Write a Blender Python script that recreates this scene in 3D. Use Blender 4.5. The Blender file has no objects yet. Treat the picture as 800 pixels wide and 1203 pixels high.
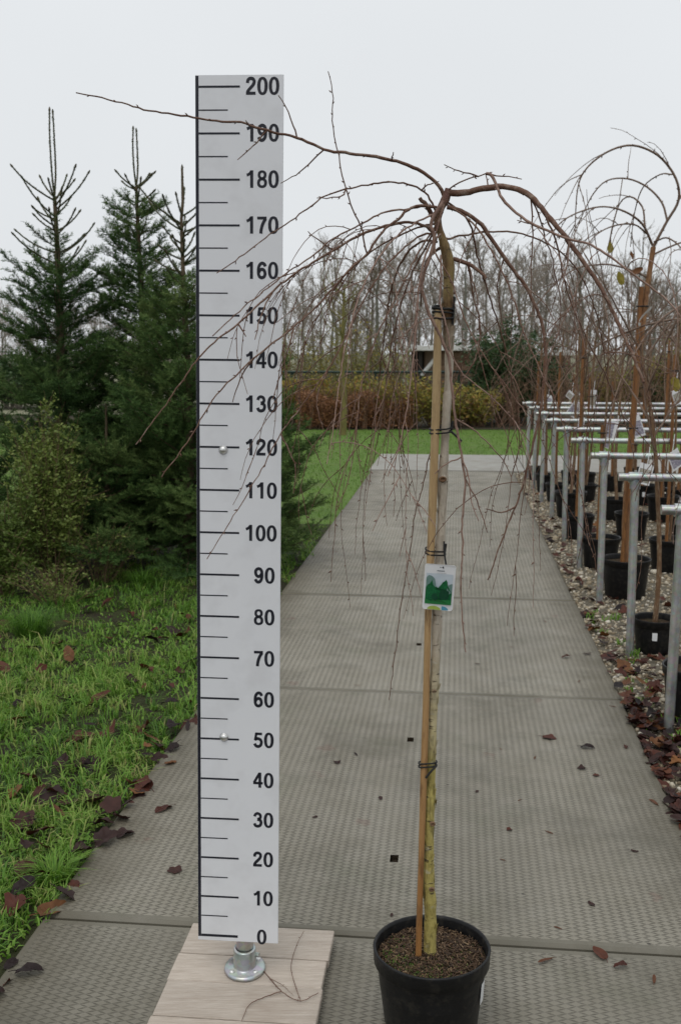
import bpy, math, random
import numpy as np
from mathutils import Vector, Matrix

R = math.radians
rng = np.random.default_rng(7)
random.seed(7)
scene = bpy.context.scene
COL = scene.collection

# ------------------------------------------------------------------ camera, sky, sun, exposure
H = 1.59                      # eye height
TH = R(8.62)                  # camera looks this far below the horizon
F = 1230.0                    # focal length in pixels of an 800 x 1203 picture
cam_d = bpy.data.cameras.new('camera')
cam = bpy.data.objects.new('camera', cam_d)
COL.objects.link(cam)
cam.location = (0, 0, H)
cam.rotation_euler = (R(90) - TH, 0, 0)
cam_d.sensor_fit = 'VERTICAL'
cam_d.sensor_height = 23.6
cam_d.lens = 23.6 * F / 1203.0
cam_d.clip_start = 0.05
cam_d.clip_end = 3000
cam_d.dof.use_dof = True
cam_d.dof.focus_distance = 2.4
cam_d.dof.aperture_fstop = 6.3
scene.camera = cam

world = bpy.data.worlds.new('World')
scene.world = world
world.use_nodes = True
wn, wl = world.node_tree.nodes, world.node_tree.links
for n in list(wn):
    wn.remove(n)
SUN_EL, SUN_AZ = 62.0, 200.0
out = wn.new('ShaderNodeOutputWorld')
bg = wn.new('ShaderNodeBackground')
bg.inputs['Strength'].default_value = 0.1
sky = wn.new('ShaderNodeTexSky')
sky.sky_type = 'NISHITA'
sky.sun_disc = False
sky.sun_elevation = R(SUN_EL)
sky.sun_rotation = R(SUN_AZ)
hs = wn.new('ShaderNodeHueSaturation')
hs.inputs['Saturation'].default_value = 0.15
mixw = wn.new('ShaderNodeMixRGB')
mixw.inputs['Fac'].default_value = 0.86
tc = wn.new('ShaderNodeTexCoord')
sep = wn.new('ShaderNodeSeparateXYZ')
ramp = wn.new('ShaderNodeMapRange')     # an overcast sky is brighter overhead than at the horizon
ramp.inputs['From Min'].default_value = 0.0
ramp.inputs['From Max'].default_value = 1.0
ramp.inputs['To Min'].default_value = 8.15
ramp.inputs['To Max'].default_value = 10.5
cn = wn.new('ShaderNodeTexNoise')
cn.inputs['Scale'].default_value = 2.2
cn.inputs['Detail'].default_value = 4
cr = wn.new('ShaderNodeMapRange')
cr.inputs['To Min'].default_value = 0.94
cr.inputs['To Max'].default_value = 1.06
mul = wn.new('ShaderNodeMath'); mul.operation = 'MULTIPLY'
tint = wn.new('ShaderNodeMixRGB'); tint.blend_type = 'MULTIPLY'; tint.inputs['Fac'].default_value = 1
tint.inputs['Color2'].default_value = (0.955, 0.99, 1.02, 1)
wl.new(tc.outputs['Generated'], sep.inputs[0])
wl.new(sep.outputs['Z'], ramp.inputs['Value'])
wl.new(tc.outputs['Generated'], cn.inputs['Vector'])
wl.new(cn.outputs['Fac'], cr.inputs['Value'])
wl.new(ramp.outputs[0], mul.inputs[0]); wl.new(cr.outputs[0], mul.inputs[1])
wl.new(mul.outputs[0], tint.inputs['Color1'])
wl.new(sky.outputs[0], hs.inputs['Color'])
wl.new(hs.outputs[0], mixw.inputs['Color1'])
wl.new(tint.outputs[0], mixw.inputs['Color2'])
wl.new(mixw.outputs[0], bg.inputs['Color'])
wl.new(bg.outputs[0], out.inputs['Surface'])

sun_d = bpy.data.lights.new('sun', 'SUN')
sun_d.energy = 0.85
sun_d.angle = R(32)
sun_d.color = (1.0, 0.97, 0.93)
sun = bpy.data.objects.new('sun', sun_d)
COL.objects.link(sun)
_sd = Vector((math.sin(R(SUN_AZ)) * math.cos(R(SUN_EL)), math.cos(R(SUN_AZ)) * math.cos(R(SUN_EL)), math.sin(R(SUN_EL))))
sun.rotation_euler = _sd.to_track_quat('Z', 'Y').to_euler()

scene.view_settings.view_transform = 'Standard'
scene.view_settings.look = 'None'
scene.view_settings.exposure = 0.0
scene.view_settings.gamma = 1.0
scene.view_settings.use_curve_mapping = False
scene.render.engine = 'CYCLES'
scene.cycles.use_denoising = True
scene.cycles.max_bounces = 6
scene.cycles.diffuse_bounces = 3
scene.cycles.caustics_reflective = False
scene.cycles.caustics_refractive = False

# ------------------------------------------------------------------ layout helpers
CT, ST = math.cos(TH), math.sin(TH)


def ray(px, py):
    cx, cy = (px - 400.0) / F, (601.5 - py) / F
    return np.array([cx, CT + cy * ST, -ST + cy * CT])


def at(px, py, Y):            # the point seen at a photo pixel that stands Y metres ahead
    d = ray(px, py)
    return np.array([0, 0, H]) + d * (Y / d[1])


def gr(px, py, z=0.0):        # the point of the level z seen at a photo pixel
    d = ray(px, py)
    return np.array([0, 0, H]) + d * ((z - H) / d[2])


def proj(p):
    x, y, z = p[0], p[1], p[2] - H
    dep = y * CT - z * ST
    up = y * ST + z * CT
    return 400 + F * x / dep, 601.5 - F * up / dep, dep


PA = R(6.28)                  # bearing of the path
PU = np.array([math.sin(PA), math.cos(PA), 0])
PV = np.array([math.cos(PA), -math.sin(PA), 0])


def pv(u, v, z=0.0):          # along the path, to its right
    return PU * u + PV * v + np.array([0, 0, z])


def to_path(p):
    return float(np.dot(p, PU)), float(np.dot(p, PV))


# ------------------------------------------------------------------ mesh helpers
class MB:
    def __init__(self):
        self.v, self.f, self.m, self.t, self.n, self.sm = [], [], [], [], 0, []

    def add(self, v, f, mat=0, tone=None, smooth=True):
        v = np.asarray(v, float).reshape(-1, 3)
        groups = {}
        if isinstance(f, np.ndarray):
            groups[f.shape[1]] = f
        else:
            for q in f:
                groups.setdefault(len(q), []).append(q)
        for k, q in groups.items():
            q = np.asarray(q, np.int64)
            if len(q) == 0:
                continue
            self.f.append(q + self.n)
            self.m.append(np.full(len(q), mat, np.int32))
            self.sm.append(np.full(len(q), smooth, bool))
            if tone is None:
                self.t.append(np.full(len(q), 0.5, np.float32))
            elif np.isscalar(tone):
                self.t.append(np.full(len(q), tone, np.float32))
            else:
                self.t.append(np.asarray(tone, np.float32))
        self.v.append(v)
        self.n += len(v)

    def mesh(self, name, mats, org=(0, 0, 0)):
        me = bpy.data.meshes.new(name)
        v = np.concatenate(self.v) - np.asarray(org, float)
        me.vertices.add(len(v))
        me.vertices.foreach_set('co', v.ravel().astype(np.float32))
        loops = np.concatenate([q.ravel() for q in self.f])
        tot = np.concatenate([np.full(len(q), q.shape[1], np.int64) for q in self.f])
        start = np.concatenate([[0], np.cumsum(tot)[:-1]])
        me.loops.add(len(loops))
        me.loops.foreach_set('vertex_index', loops.astype(np.int32))
        me.polygons.add(len(tot))
        me.polygons.foreach_set('loop_start', start.astype(np.int32))
        me.polygons.foreach_set('material_index', np.concatenate(self.m))
        me.polygons.foreach_set('use_smooth', np.concatenate(self.sm))
        a = me.attributes.new('tone', 'FLOAT', 'FACE')
        a.data.foreach_set('value', np.concatenate(self.t))
        me.update(calc_edges=True)
        for m in (mats if isinstance(mats, (list, tuple)) else [mats]):
            me.materials.append(m)
        return me

    def build(self, name, mats, parent=None, org=None):
        """one object; under a parent the vertices are taken as world points and org is the thing's own place"""
        o = (0, 0, 0) if org is None else org
        ob = bpy.data.objects.new(name, self.mesh(name, mats, o))
        COL.objects.link(ob)
        if parent is not None:
            ob.parent = parent
        else:
            ob.location = o
        return ob


def tag(o, label=None, cat=None, group=None, kind=None):
    if label: o['label'] = label
    if cat: o['category'] = cat
    if group: o['group'] = group
    if kind: o['kind'] = kind
    return o


def thing(name, loc, label, cat, group=None, rz=0.0):
    o = bpy.data.objects.new(name, None)
    o.empty_display_size = 0.1
    COL.objects.link(o)
    o.location = tuple(float(c) for c in loc)
    o.rotation_euler = (0, 0, rz)
    return tag(o, label, cat, group)


def copy_tree(o, parent=None):
    c = o.copy()
    COL.objects.link(c)
    c.parent = parent
    for ch in list(o.children):
        copy_tree(ch, c)
    return c


def norm(a):
    a = np.asarray(a, float)
    return a / (np.linalg.norm(a, axis=-1, keepdims=True) + 1e-12)


def tube(mb, pts, rad, sides=6, mat=0, tone=None, cap=True, smooth=True):
    pts = np.asarray(pts, float)
    n = len(pts)
    rad = np.broadcast_to(np.asarray(rad, float), (n,))
    tan = np.gradient(pts, axis=0)
    tan = norm(tan)
    a = np.array([0.13, 0.31, 0.94]) if abs(tan[0][2]) < 0.8 else np.array([0.95, 0.2, 0.1])
    nrm = np.zeros((n, 3))
    cur = norm(a - tan[0] * np.dot(a, tan[0]))
    for i in range(n):
        cur = norm(cur - tan[i] * np.dot(cur, tan[i]))
        nrm[i] = cur
    bi = np.cross(tan, nrm)
    ang = np.arange(sides) * 2 * math.pi / sides
    ring = pts[:, None, :] + rad[:, None, None] * (np.cos(ang)[None, :, None] * nrm[:, None, :] + np.sin(ang)[None, :, None] * bi[:, None, :])
    v = ring.reshape(-1, 3)
    i = np.arange(n - 1)[:, None] * sides
    j = np.arange(sides)[None, :]
    jn = (np.arange(sides)[None, :] + 1) % sides
    f = np.stack([i + j, i + jn, i + sides + jn, i + sides + j], -1).reshape(-1, 4)
    mb.add(v, f, mat, tone, smooth)
    if cap:
        v2 = np.concatenate([ring[0], ring[-1]])
        fs = [tuple(range(sides))[::-1], tuple(range(sides, 2 * sides))]
        mb.add(v2, fs, mat, tone, False)


def box(mb, lo, hi, mat=0, tone=None, M=None):
    lo, hi = np.asarray(lo, float), np.asarray(hi, float)
    v = np.array([[lo[0], lo[1], lo[2]], [hi[0], lo[1], lo[2]], [hi[0], hi[1], lo[2]], [lo[0], hi[1], lo[2]],
                  [lo[0], lo[1], hi[2]], [hi[0], lo[1], hi[2]], [hi[0], hi[1], hi[2]], [lo[0], hi[1], hi[2]]])
    if M is not None:
        v = v @ M[0].T + M[1]
    mb.add(v, np.array([[0, 3, 2, 1], [4, 5, 6, 7], [0, 1, 5, 4], [1, 2, 6, 5], [2, 3, 7, 6], [3, 0, 4, 7]]), mat, tone, False)


def bbox(mb, lo, hi, b=0.004, mat=0, tone=None, M=None):
    """box with chamfered edges"""
    lo, hi = np.asarray(lo, float), np.asarray(hi, float)
    c, h = (lo + hi) / 2, (hi - lo) / 2
    vs, idx = [], {}
    for sx in (-1, 1):
        for sy in (-1, 1):
            for sz in (-1, 1):
                for ax in range(3):
                    s = np.array([sx, sy, sz], float)
                    e = h - b
                    e[ax] = h[ax]
                    idx[(sx, sy, sz, ax)] = len(vs)
                    vs.append(c + s * e)
    fs = []
    for ax in range(3):
        o1, o2 = [(1, 2), (2, 0), (0, 1)][ax]
        for s in (-1, 1):
            q = []
            for (p, r) in ((-1, -1), (1, -1), (1, 1), (-1, 1)):
                k = [0, 0, 0]; k[ax] = s; k[o1] = p; k[o2] = r
                q.append(idx[(k[0], k[1], k[2], ax)])
            fs.append(q if s > 0 else q[::-1])
    for ax in range(3):                       # edge strips run along ax
        o1, o2 = [(1, 2), (2, 0), (0, 1)][ax]
        for p in (-1, 1):
            for r in (-1, 1):
                def key(a, n_):
                    k = [0, 0, 0]; k[ax] = a; k[o1] = p; k[o2] = r
                    return idx[(k[0], k[1], k[2], n_)]
                q = [key(-1, o1), key(1, o1), key(1, o2), key(-1, o2)]
                fs.append(q if p * r > 0 else q[::-1])
    for sx in (-1, 1):
        for sy in (-1, 1):
            for sz in (-1, 1):
                q = [idx[(sx, sy, sz, 0)], idx[(sx, sy, sz, 1)], idx[(sx, sy, sz, 2)]]
                fs.append(q if sx * sy * sz > 0 else q[::-1])
    v = np.array(vs)
    if M is not None:
        v = v @ M[0].T + M[1]
    mb.add(v, fs, mat, tone, False)


def lathe(mb, prof, c=(0, 0, 0), seg=32, mat=0, tone=None, axis=None, wob=0.0, smooth=True):
    prof = np.asarray(prof, float)
    n = len(prof)
    ang = np.arange(seg) * 2 * math.pi / seg
    rr = prof[:, 0][:, None] * (1 + wob * np.sin(ang * 2 + 0.6)[None, :])
    x, y = rr * np.cos(ang), rr * np.sin(ang)
    z = np.repeat(prof[:, 1][:, None], seg, 1)
    v = np.stack([x, y, z], -1).reshape(-1, 3)
    if axis is not None:
        v = v @ np.asarray(axis).T
    v = v + np.asarray(c, float)
    i = np.arange(n - 1)[:, None] * seg
    j = np.arange(seg)[None, :]
    jn = (j + 1) % seg
    f = np.stack([i + j, i + jn, i + seg + jn, i + seg + j], -1).reshape(-1, 4)
    mb.add(v, f, mat, tone, smooth)


def spline(pts, step):
    pts = np.asarray(pts, float)
    if len(pts) == 2:
        n = max(2, int(np.linalg.norm(pts[1] - pts[0]) / step) + 1)
        t = np.linspace(0, 1, n)[:, None]
        return pts[0] * (1 - t) + pts[1] * t
    P = np.concatenate([[2 * pts[0] - pts[1]], pts, [2 * pts[-1] - pts[-2]]])
    outp = []
    for i in range(1, len(P) - 2):
        p0, p1, p2, p3 = P[i - 1], P[i], P[i + 1], P[i + 2]
        n = max(2, int(np.linalg.norm(p2 - p1) / step) + 1)
        t = np.linspace(0, 1, n, endpoint=False)[:, None]
        outp.append(0.5 * ((2 * p1) + (-p0 + p2) * t + (2 * p0 - 5 * p1 + 4 * p2 - p3) * t ** 2 + (-p0 + 3 * p1 - 3 * p2 + p3) * t ** 3))
    outp.append(pts[-1][None])
    return np.concatenate(outp)


# ------------------------------------------------------------------ materials
def new_mat(name):
    m = bpy.data.materials.new(name)
    m.use_nodes = True
    nt = m.node_tree
    bs = nt.nodes['Principled BSDF']
    return m, nt.nodes, nt.links, bs


def mixc(nodes, links, fac, a, b, mode='MIX'):
    n = nodes.new('ShaderNodeMixRGB')
    n.blend_type = mode
    for sock, val in ((n.inputs['Fac'], fac), (n.inputs['Color1'], a), (n.inputs['Color2'], b)):
        if hasattr(val, 'links') or hasattr(val, 'is_linked'):
            links.new(val, sock)
        elif isinstance(val, (int, float)):
            sock.default_value = val
        else:
            sock.default_value = tuple(val) + (1,)
    return n.outputs[0]


def noise(nodes, links, scale, detail=4, rough=0.6, coord='Object', stretch=None, lo=None, hi=None):
    t = nodes.new('ShaderNodeTexCoord')
    v = t.outputs[coord]
    if stretch:
        mp = nodes.new('ShaderNodeMapping')
        mp.inputs['Scale'].default_value = stretch
        links.new(v, mp.inputs['Vector'])
        v = mp.outputs[0]
    n = nodes.new('ShaderNodeTexNoise')
    n.inputs['Scale'].default_value = scale
    n.inputs['Detail'].default_value = detail
    n.inputs['Roughness'].default_value = rough
    links.new(v, n.inputs['Vector'])
    o = n.outputs['Fac']
    if lo is not None:
        r = nodes.new('ShaderNodeMapRange')
        r.inputs['From Min'].default_value = lo
        r.inputs['From Max'].default_value = hi
        links.new(o, r.inputs['Value'])
        o = r.outputs[0]
    return o


def mth(nodes, links, op, a, b=None, c=None):
    n = nodes.new('ShaderNodeMath')
    n.operation = op
    for i, val in enumerate((a, b, c)):
        if val is None:
            continue
        if isinstance(val, (int, float)):
            n.inputs[i].default_value = val
        else:
            links.new(val, n.inputs[i])
    return n.outputs[0]


def bump(nodes, links, bs, h, dist, strength=1.0):
    b = nodes.new('ShaderNodeBump')
    b.inputs['Strength'].default_value = strength
    b.inputs['Distance'].default_value = dist
    links.new(h, b.inputs['Height'])
    links.new(b.outputs[0], bs.inputs['Normal'])


def attr(nodes, name='tone'):
    a = nodes.new('ShaderNodeAttribute')
    a.attribute_name = name
    return a.outputs['Fac']


def soft_mat(name, c1, c2, c3=None, scale=6, rough=0.8, bmp=None, bscale=None, stretch=None, tone=0.0, spec=0.3, trans=0.0):
    """two or three colours mixed by noise, shifted per piece by the mesh's own 'tone'"""
    m, nd, lk, bs = new_mat(name)
    f = noise(nd, lk, scale, 5, 0.65, stretch=stretch, lo=0.3, hi=0.7)
    col = mixc(nd, lk, f, c1, c2)
    if c3 is not None:
        f2 = noise(nd, lk, scale * 3.1, 3, 0.6, stretch=stretch, lo=0.5, hi=0.68)
        col = mixc(nd, lk, f2, col, c3)
    if tone:
        t = attr(nd)
        v = mth(nd, lk, 'MULTIPLY_ADD', t, 2 * tone, 1 - tone)
        h = nd.new('ShaderNodeHueSaturation')
        lk.new(v, h.inputs['Value'])
        lk.new(col, h.inputs['Color'])
        col = h.outputs[0]
    lk.new(col, bs.inputs['Base Color'])
    bs.inputs['Roughness'].default_value = rough
    bs.inputs['Specular IOR Level'].default_value = spec
    if bmp:
        hb = noise(nd, lk, bscale or scale * 4, 5, 0.65, stretch=stretch)
        bump(nd, lk, bs, hb, bmp)
    if trans:
        outn = nd['Material Output']
        tr = nd.new('ShaderNodeBsdfTranslucent')
        lk.new(col, tr.inputs['Color'])
        mx = nd.new('ShaderNodeMixShader')
        mx.inputs['Fac'].default_value = trans
        lk.new(bs.outputs[0], mx.inputs[1]); lk.new(tr.outputs[0], mx.inputs[2])
        lk.new(mx.outputs[0], outn.inputs['Surface'])
    return m


def leaf_mat(name, cols, rough=0.55, trans=0.25, spec=0.35):
    """colour picked per leaf by the mesh's own 'tone'"""
    m, nd, lk, bs = new_mat(name)
    r = nd.new('ShaderNodeValToRGB')
    r.color_ramp.elements[0].position = 0
    r.color_ramp.elements[0].color = tuple(cols[0]) + (1,)
    r.color_ramp.elements[1].position = 1
    r.color_ramp.elements[1].color = tuple(cols[-1]) + (1,)
    for i, c in enumerate(cols[1:-1]):
        e = r.color_ramp.elements.new((i + 1) / (len(cols) - 1))
        e.color = tuple(c) + (1,)
    lk.new(attr(nd), r.inputs['Fac'])
    n = noise(nd, lk, 40, 3, 0.6, lo=0.3, hi=0.7)
    v = mth(nd, lk, 'MULTIPLY_ADD', n, 0.5, 0.75)
    h = nd.new('ShaderNodeHueSaturation')
    lk.new(v, h.inputs['Value']); lk.new(r.outputs[0], h.inputs['Color'])
    lk.new(h.outputs[0], bs.inputs['Base Color'])
    bs.inputs['Roughness'].default_value = rough
    bs.inputs['Specular IOR Level'].default_value = spec
    if trans:
        tr = nd.new('ShaderNodeBsdfTranslucent')
        lk.new(h.outputs[0], tr.inputs['Color'])
        mx = nd.new('ShaderNodeMixShader'); mx.inputs['Fac'].default_value = trans
        lk.new(bs.outputs[0], mx.inputs[1]); lk.new(tr.outputs[0], mx.inputs[2])
        lk.new(mx.outputs[0], nd['Material Output'].inputs['Surface'])
    return m


def concrete_mat(name, pattern=True, base=(0.315, 0.29, 0.235), dark=(0.23, 0.208, 0.162)):
    m, nd, lk, bs = new_mat(name)
    t = nd.new('ShaderNodeTexCoord')
    s = nd.new('ShaderNodeSeparateXYZ')
    lk.new(t.outputs['Object'], s.inputs[0])
    big = noise(nd, lk, 0.9, 5, 0.6, lo=0.3, hi=0.7)
    mid = noise(nd, lk, 5, 6, 0.7, lo=0.3, hi=0.7)
    fine = noise(nd, lk, 160, 3, 0.7, lo=0.25, hi=0.75)
    col = mixc(nd, lk, big, base, dark)
    col = mixc(nd, lk, mth(nd, lk, 'MULTIPLY', mid, 0.4), col, (0.20, 0.178, 0.13))
    alg = noise(nd, lk, 2.3, 5, 0.7, lo=0.55, hi=0.75)
    col = mixc(nd, lk, mth(nd, lk, 'MULTIPLY', alg, 0.55), col, (0.115, 0.125, 0.07))
    col = mixc(nd, lk, mth(nd, lk, 'MULTIPLY', fine, 0.22), col, (0.30, 0.29, 0.26))
    edge = None
    if pattern:
        wob = noise(nd, lk, 12, 3, 0.6)
        xs = mth(nd, lk, 'DIVIDE', s.outputs['X'], 0.026)
        ys = mth(nd, lk, 'MULTIPLY_ADD', wob, 0.35, mth(nd, lk, 'DIVIDE', s.outputs['Y'], 0.0100))
        d1 = mth(nd, lk, 'SUBTRACT', 1.0, mth(nd, lk, 'PINGPONG', mth(nd, lk, 'ADD', xs, ys), 1.0))
        d2 = mth(nd, lk, 'SUBTRACT', 1.0, mth(nd, lk, 'PINGPONG', mth(nd, lk, 'SUBTRACT', xs, ys), 1.0))
        d = mth(nd, lk, 'MINIMUM', d1, d2)               # 0 in the groove between two raised lozenges
        tipw = mth(nd, lk, 'PINGPONG', xs, 0.5)           # grooves open wider where the lozenge tips meet
        d = mth(nd, lk, 'ADD', d, mth(nd, lk, 'MULTIPLY_ADD', tipw, -0.55, 0.20))
        r = nd.new('ShaderNodeMapRange'); r.interpolation_type = 'SMOOTHSTEP'
        r.inputs['From Min'].default_value = 0.0
        r.inputs['From Max'].default_value = 0.30
        lk.new(d, r.inputs['Value'])
        groove = mth(nd, lk, 'MAXIMUM', r.outputs[0], mth(nd, lk, 'GREATER_THAN', attr(nd), 0.75))
        worn = noise(nd, lk, 3.2, 4, 0.6, lo=0.25, hi=0.6)
        amt = mth(nd, lk, 'MULTIPLY', mth(nd, lk, 'SUBTRACT', 1.0, groove), mth(nd, lk, 'MULTIPLY_ADD', worn, 0.6, 0.32))
        col = mixc(nd, lk, amt, col, (0.062, 0.055, 0.038))
        rimf = mth(nd, lk, 'MULTIPLY', mth(nd, lk, 'GREATER_THAN', attr(nd), 0.75), mth(nd, lk, 'MULTIPLY_ADD', worn, 0.3, 0.42))
        col = mixc(nd, lk, rimf, col, (0.085, 0.078, 0.055))
        hgt = mth(nd, lk, 'ADD', groove, mth(nd, lk, 'MULTIPLY', fine, 0.10))
        bump(nd, lk, bs, hgt, 0.0035, 0.7)
    else:
        bump(nd, lk, bs, fine, 0.002, 0.6)
    if pattern:
        plate = nd.new('ShaderNodeMapRange'); plate.inputs['From Min'].default_value = 0.0; plate.inputs['From Max'].default_value = 0.6
        lk.new(attr(nd), plate.inputs['Value'])
        vignette_wet = mth(nd, lk, 'MULTIPLY', mth(nd, lk, 'MULTIPLY', plate.outputs[0], mth(nd, lk, 'LESS_THAN', attr(nd), 0.7)), mth(nd, lk, 'MULTIPLY_ADD', mid, 0.3, 0.7))  # nearer plates darkened: lens vignetting and wetness put into the colour
        col = mixc(nd, lk, vignette_wet, col, (0.09, 0.082, 0.06))
        ex = mth(nd, lk, 'MINIMUM', mth(nd, lk, 'SUBTRACT', s.outputs['X'], -1.126), mth(nd, lk, 'SUBTRACT', 0.768, s.outputs['X']))
        er = nd.new('ShaderNodeMapRange'); er.inputs['From Min'].default_value = 0.22; er.inputs['From Max'].default_value = 0.0
        lk.new(mth(nd, lk, 'ADD', ex, mth(nd, lk, 'MULTIPLY_ADD', noise(nd, lk, 4.5, 5, 0.7), 0.4, -0.2)), er.inputs['Value'])
        col = mixc(nd, lk, mth(nd, lk, 'MULTIPLY', er.outputs[0], 0.6), col, (0.075, 0.062, 0.036))
        st = noise(nd, lk, 1.7, 6, 0.75, lo=0.50, hi=0.66)
        col = mixc(nd, lk, mth(nd, lk, 'MULTIPLY', st, 0.55), col, (0.095, 0.086, 0.062))
        damp = noise(nd, lk, 0.55, 4, 0.6, stretch=(1.0, 0.45, 1), lo=0.50, hi=0.60)
        col = mixc(nd, lk, mth(nd, lk, 'MULTIPLY', damp, 0.28), col, (0.10, 0.094, 0.075))
        # prints that rotten leaves left behind
        v2 = nd.new('ShaderNodeTexVoronoi'); v2.inputs['Scale'].default_value = 4.5
        dn = nd.new('ShaderNodeTexNoise'); dn.inputs['Scale'].default_value = 22; dn.inputs['Detail'].default_value = 3
        lk.new(t.outputs['Object'], dn.inputs['Vector'])
        wv = nd.new('ShaderNodeMixRGB'); wv.blend_type = 'ADD'; wv.inputs['Fac'].default_value = 0.09
        lk.new(t.outputs['Object'], wv.inputs['Color1']); lk.new(dn.outputs['Color'], wv.inputs['Color2'])
        lk.new(wv.outputs[0], v2.inputs['Vector'])
        lp = nd.new('ShaderNodeMapRange'); lp.inputs['From Min'].default_value = 0.17; lp.inputs['From Max'].default_value = 0.10
        lk.new(v2.outputs['Distance'], lp.inputs['Value'])
        pick = nd.new('ShaderNodeSeparateColor'); lk.new(v2.outputs['Color'], pick.inputs[0])
        lpm = mth(nd, lk, 'MULTIPLY', lp.outputs[0], mth(nd, lk, 'GREATER_THAN', pick.outputs[0], 0.78))
        col = mixc(nd, lk, mth(nd, lk, 'MULTIPLY', lpm, 0.38), col, (0.15, 0.085, 0.065))
    # small dark specks of dirt
    vor = nd.new('ShaderNodeTexVoronoi'); vor.inputs['Scale'].default_value = 14
    lk.new(t.outputs['Object'], vor.inputs['Vector'])
    sp = nd.new('ShaderNodeMapRange')
    sp.inputs['From Min'].default_value = 0.10; sp.inputs['From Max'].default_value = 0.04
    lk.new(vor.outputs['Distance'], sp.inputs['Value'])
    rare = noise(nd, lk, 11, 2, 0.5, lo=0.58, hi=0.62)
    col = mixc(nd, lk, mth(nd, lk, 'MULTIPLY', mth(nd, lk, 'MULTIPLY', sp.outputs[0], rare), 0.8), col, (0.03, 0.026, 0.02))
    lk.new(col, bs.inputs['Base Color'])
    bs.inputs['Specular IOR Level'].default_value = 0.4
    rg = mth(nd, lk, 'MULTIPLY_ADD', mid, 0.25, 0.5)
    lk.new(rg, bs.inputs['Roughness'])
    return m


M = {}
M['soil'] = soft_mat('soil', (0.030, 0.022, 0.015), (0.055, 0.040, 0.025), (0.05, 0.06, 0.02), scale=3, rough=0.95, bmp=0.03, bscale=30)
M['turf'] = soft_mat('turf', (0.034, 0.036, 0.014), (0.055, 0.066, 0.018), (0.036, 0.026, 0.016), scale=2.2, rough=0.95, bmp=0.04, bscale=45)
M['lawn'] = soft_mat('lawn', (0.09, 0.165, 0.026), (0.13, 0.22, 0.036), (0.12, 0.16, 0.045), scale=0.8, rough=0.9, bmp=0.03, bscale=40)
M['blade'] = leaf_mat('grass blade', [(0.045, 0.105, 0.016), (0.095, 0.215, 0.024), (0.16, 0.31, 0.036), (0.27, 0.39, 0.08), (0.36, 0.30, 0.13)], trans=0.35)
M['lawn_blade'] = leaf_mat('lawn blade', [(0.085, 0.175, 0.024), (0.14, 0.25, 0.036), (0.21, 0.30, 0.07)], trans=0.35)
M['concrete'] = concrete_mat('ribbed concrete plate')
M['plain_concrete'] = concrete_mat('plain concrete', False, (0.33, 0.32, 0.295), (0.26, 0.25, 0.225))
M['gravel_base'] = soft_mat('gravel dirt', (0.10, 0.085, 0.06), (0.2, 0.175, 0.13), scale=20, rough=0.95, bmp=0.02, bscale=60)
M['pebble'] = leaf_mat('pebble', [(0.07, 0.05, 0.035), (0.19, 0.145, 0.09), (0.34, 0.28, 0.19), (0.45, 0.40, 0.31), (0.66, 0.62, 0.54)], rough=0.7, trans=0)
M['dead_leaf'] = leaf_mat('dead leaf', [(0.014, 0.009, 0.009), (0.034, 0.014, 0.011), (0.075, 0.021, 0.012), (0.12, 0.052, 0.022), (0.21, 0.085, 0.022)], rough=0.55, trans=0.06, spec=0.22)
M['needle'] = leaf_mat('spruce needle', [(0.018, 0.046, 0.014), (0.044, 0.092, 0.024), (0.088, 0.152, 0.042), (0.16, 0.22, 0.07)], rough=0.65, trans=0.12, spec=0.18)
M['spruce_bark'] = soft_mat('spruce bark', (0.07, 0.05, 0.03), (0.12, 0.09, 0.055), scale=12, rough=0.9, bmp=0.004)
M['bush_leaf'] = leaf_mat('bush leaf', [(0.075, 0.12, 0.02), (0.145, 0.205, 0.042), (0.25, 0.29, 0.075)], trans=0.25)
M['dry_stem'] = soft_mat('dry stem', (0.11, 0.075, 0.04), (0.2, 0.14, 0.08), scale=9, rough=0.9)
M['hedge_yellow'] = leaf_mat('yellowing leaf', [(0.12, 0.14, 0.035), (0.24, 0.235, 0.05), (0.38, 0.29, 0.06), (0.36, 0.19, 0.06)], trans=0.3)
M['hedge_brown'] = leaf_mat('brown beech leaf', [(0.13, 0.055, 0.028), (0.25, 0.115, 0.052), (0.36, 0.19, 0.08)], trans=0.15)
M['evergreen'] = leaf_mat('dark evergreen leaf', [(0.022, 0.05, 0.018), (0.048, 0.088, 0.03), (0.085, 0.13, 0.045)], trans=0.1)
M['far_bark'] = soft_mat('haze paled grey green bark', (0.11, 0.11, 0.088), (0.19, 0.185, 0.15), scale=1.5, rough=0.95)  # paler than real bark: distance haze is painted into the colour
M['far_twig'] = soft_mat('haze paled far twig', (0.20, 0.168, 0.135), (0.29, 0.25, 0.205), scale=1.0, rough=0.95)  # lightened colour stands in for haze over the distant trees
M['red_twig'] = soft_mat('red brown shrub twig', (0.15, 0.088, 0.056), (0.24, 0.15, 0.098), scale=2.0, rough=0.9)
M['bark_main'] = soft_mat('reddish young bark', (0.10, 0.050, 0.034), (0.165, 0.092, 0.062), (0.25, 0.18, 0.14), scale=22, rough=0.6, bmp=0.0008, bscale=120, spec=0.2)
M['twig_light'] = soft_mat('grey pink twig', (0.20, 0.12, 0.09), (0.30, 0.20, 0.155), (0.13, 0.07, 0.05), scale=25, rough=0.55)
M['black_plastic'] = soft_mat('black plastic', (0.007, 0.007, 0.0075), (0.011, 0.011, 0.0115), (0.024, 0.022, 0.019), scale=16, rough=0.42, bmp=0.0006, bscale=90, spec=0.22)
M['tie'] = soft_mat('black rubber tie', (0.012, 0.012, 0.012), (0.022, 0.022, 0.02), scale=30, rough=0.6)
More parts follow.
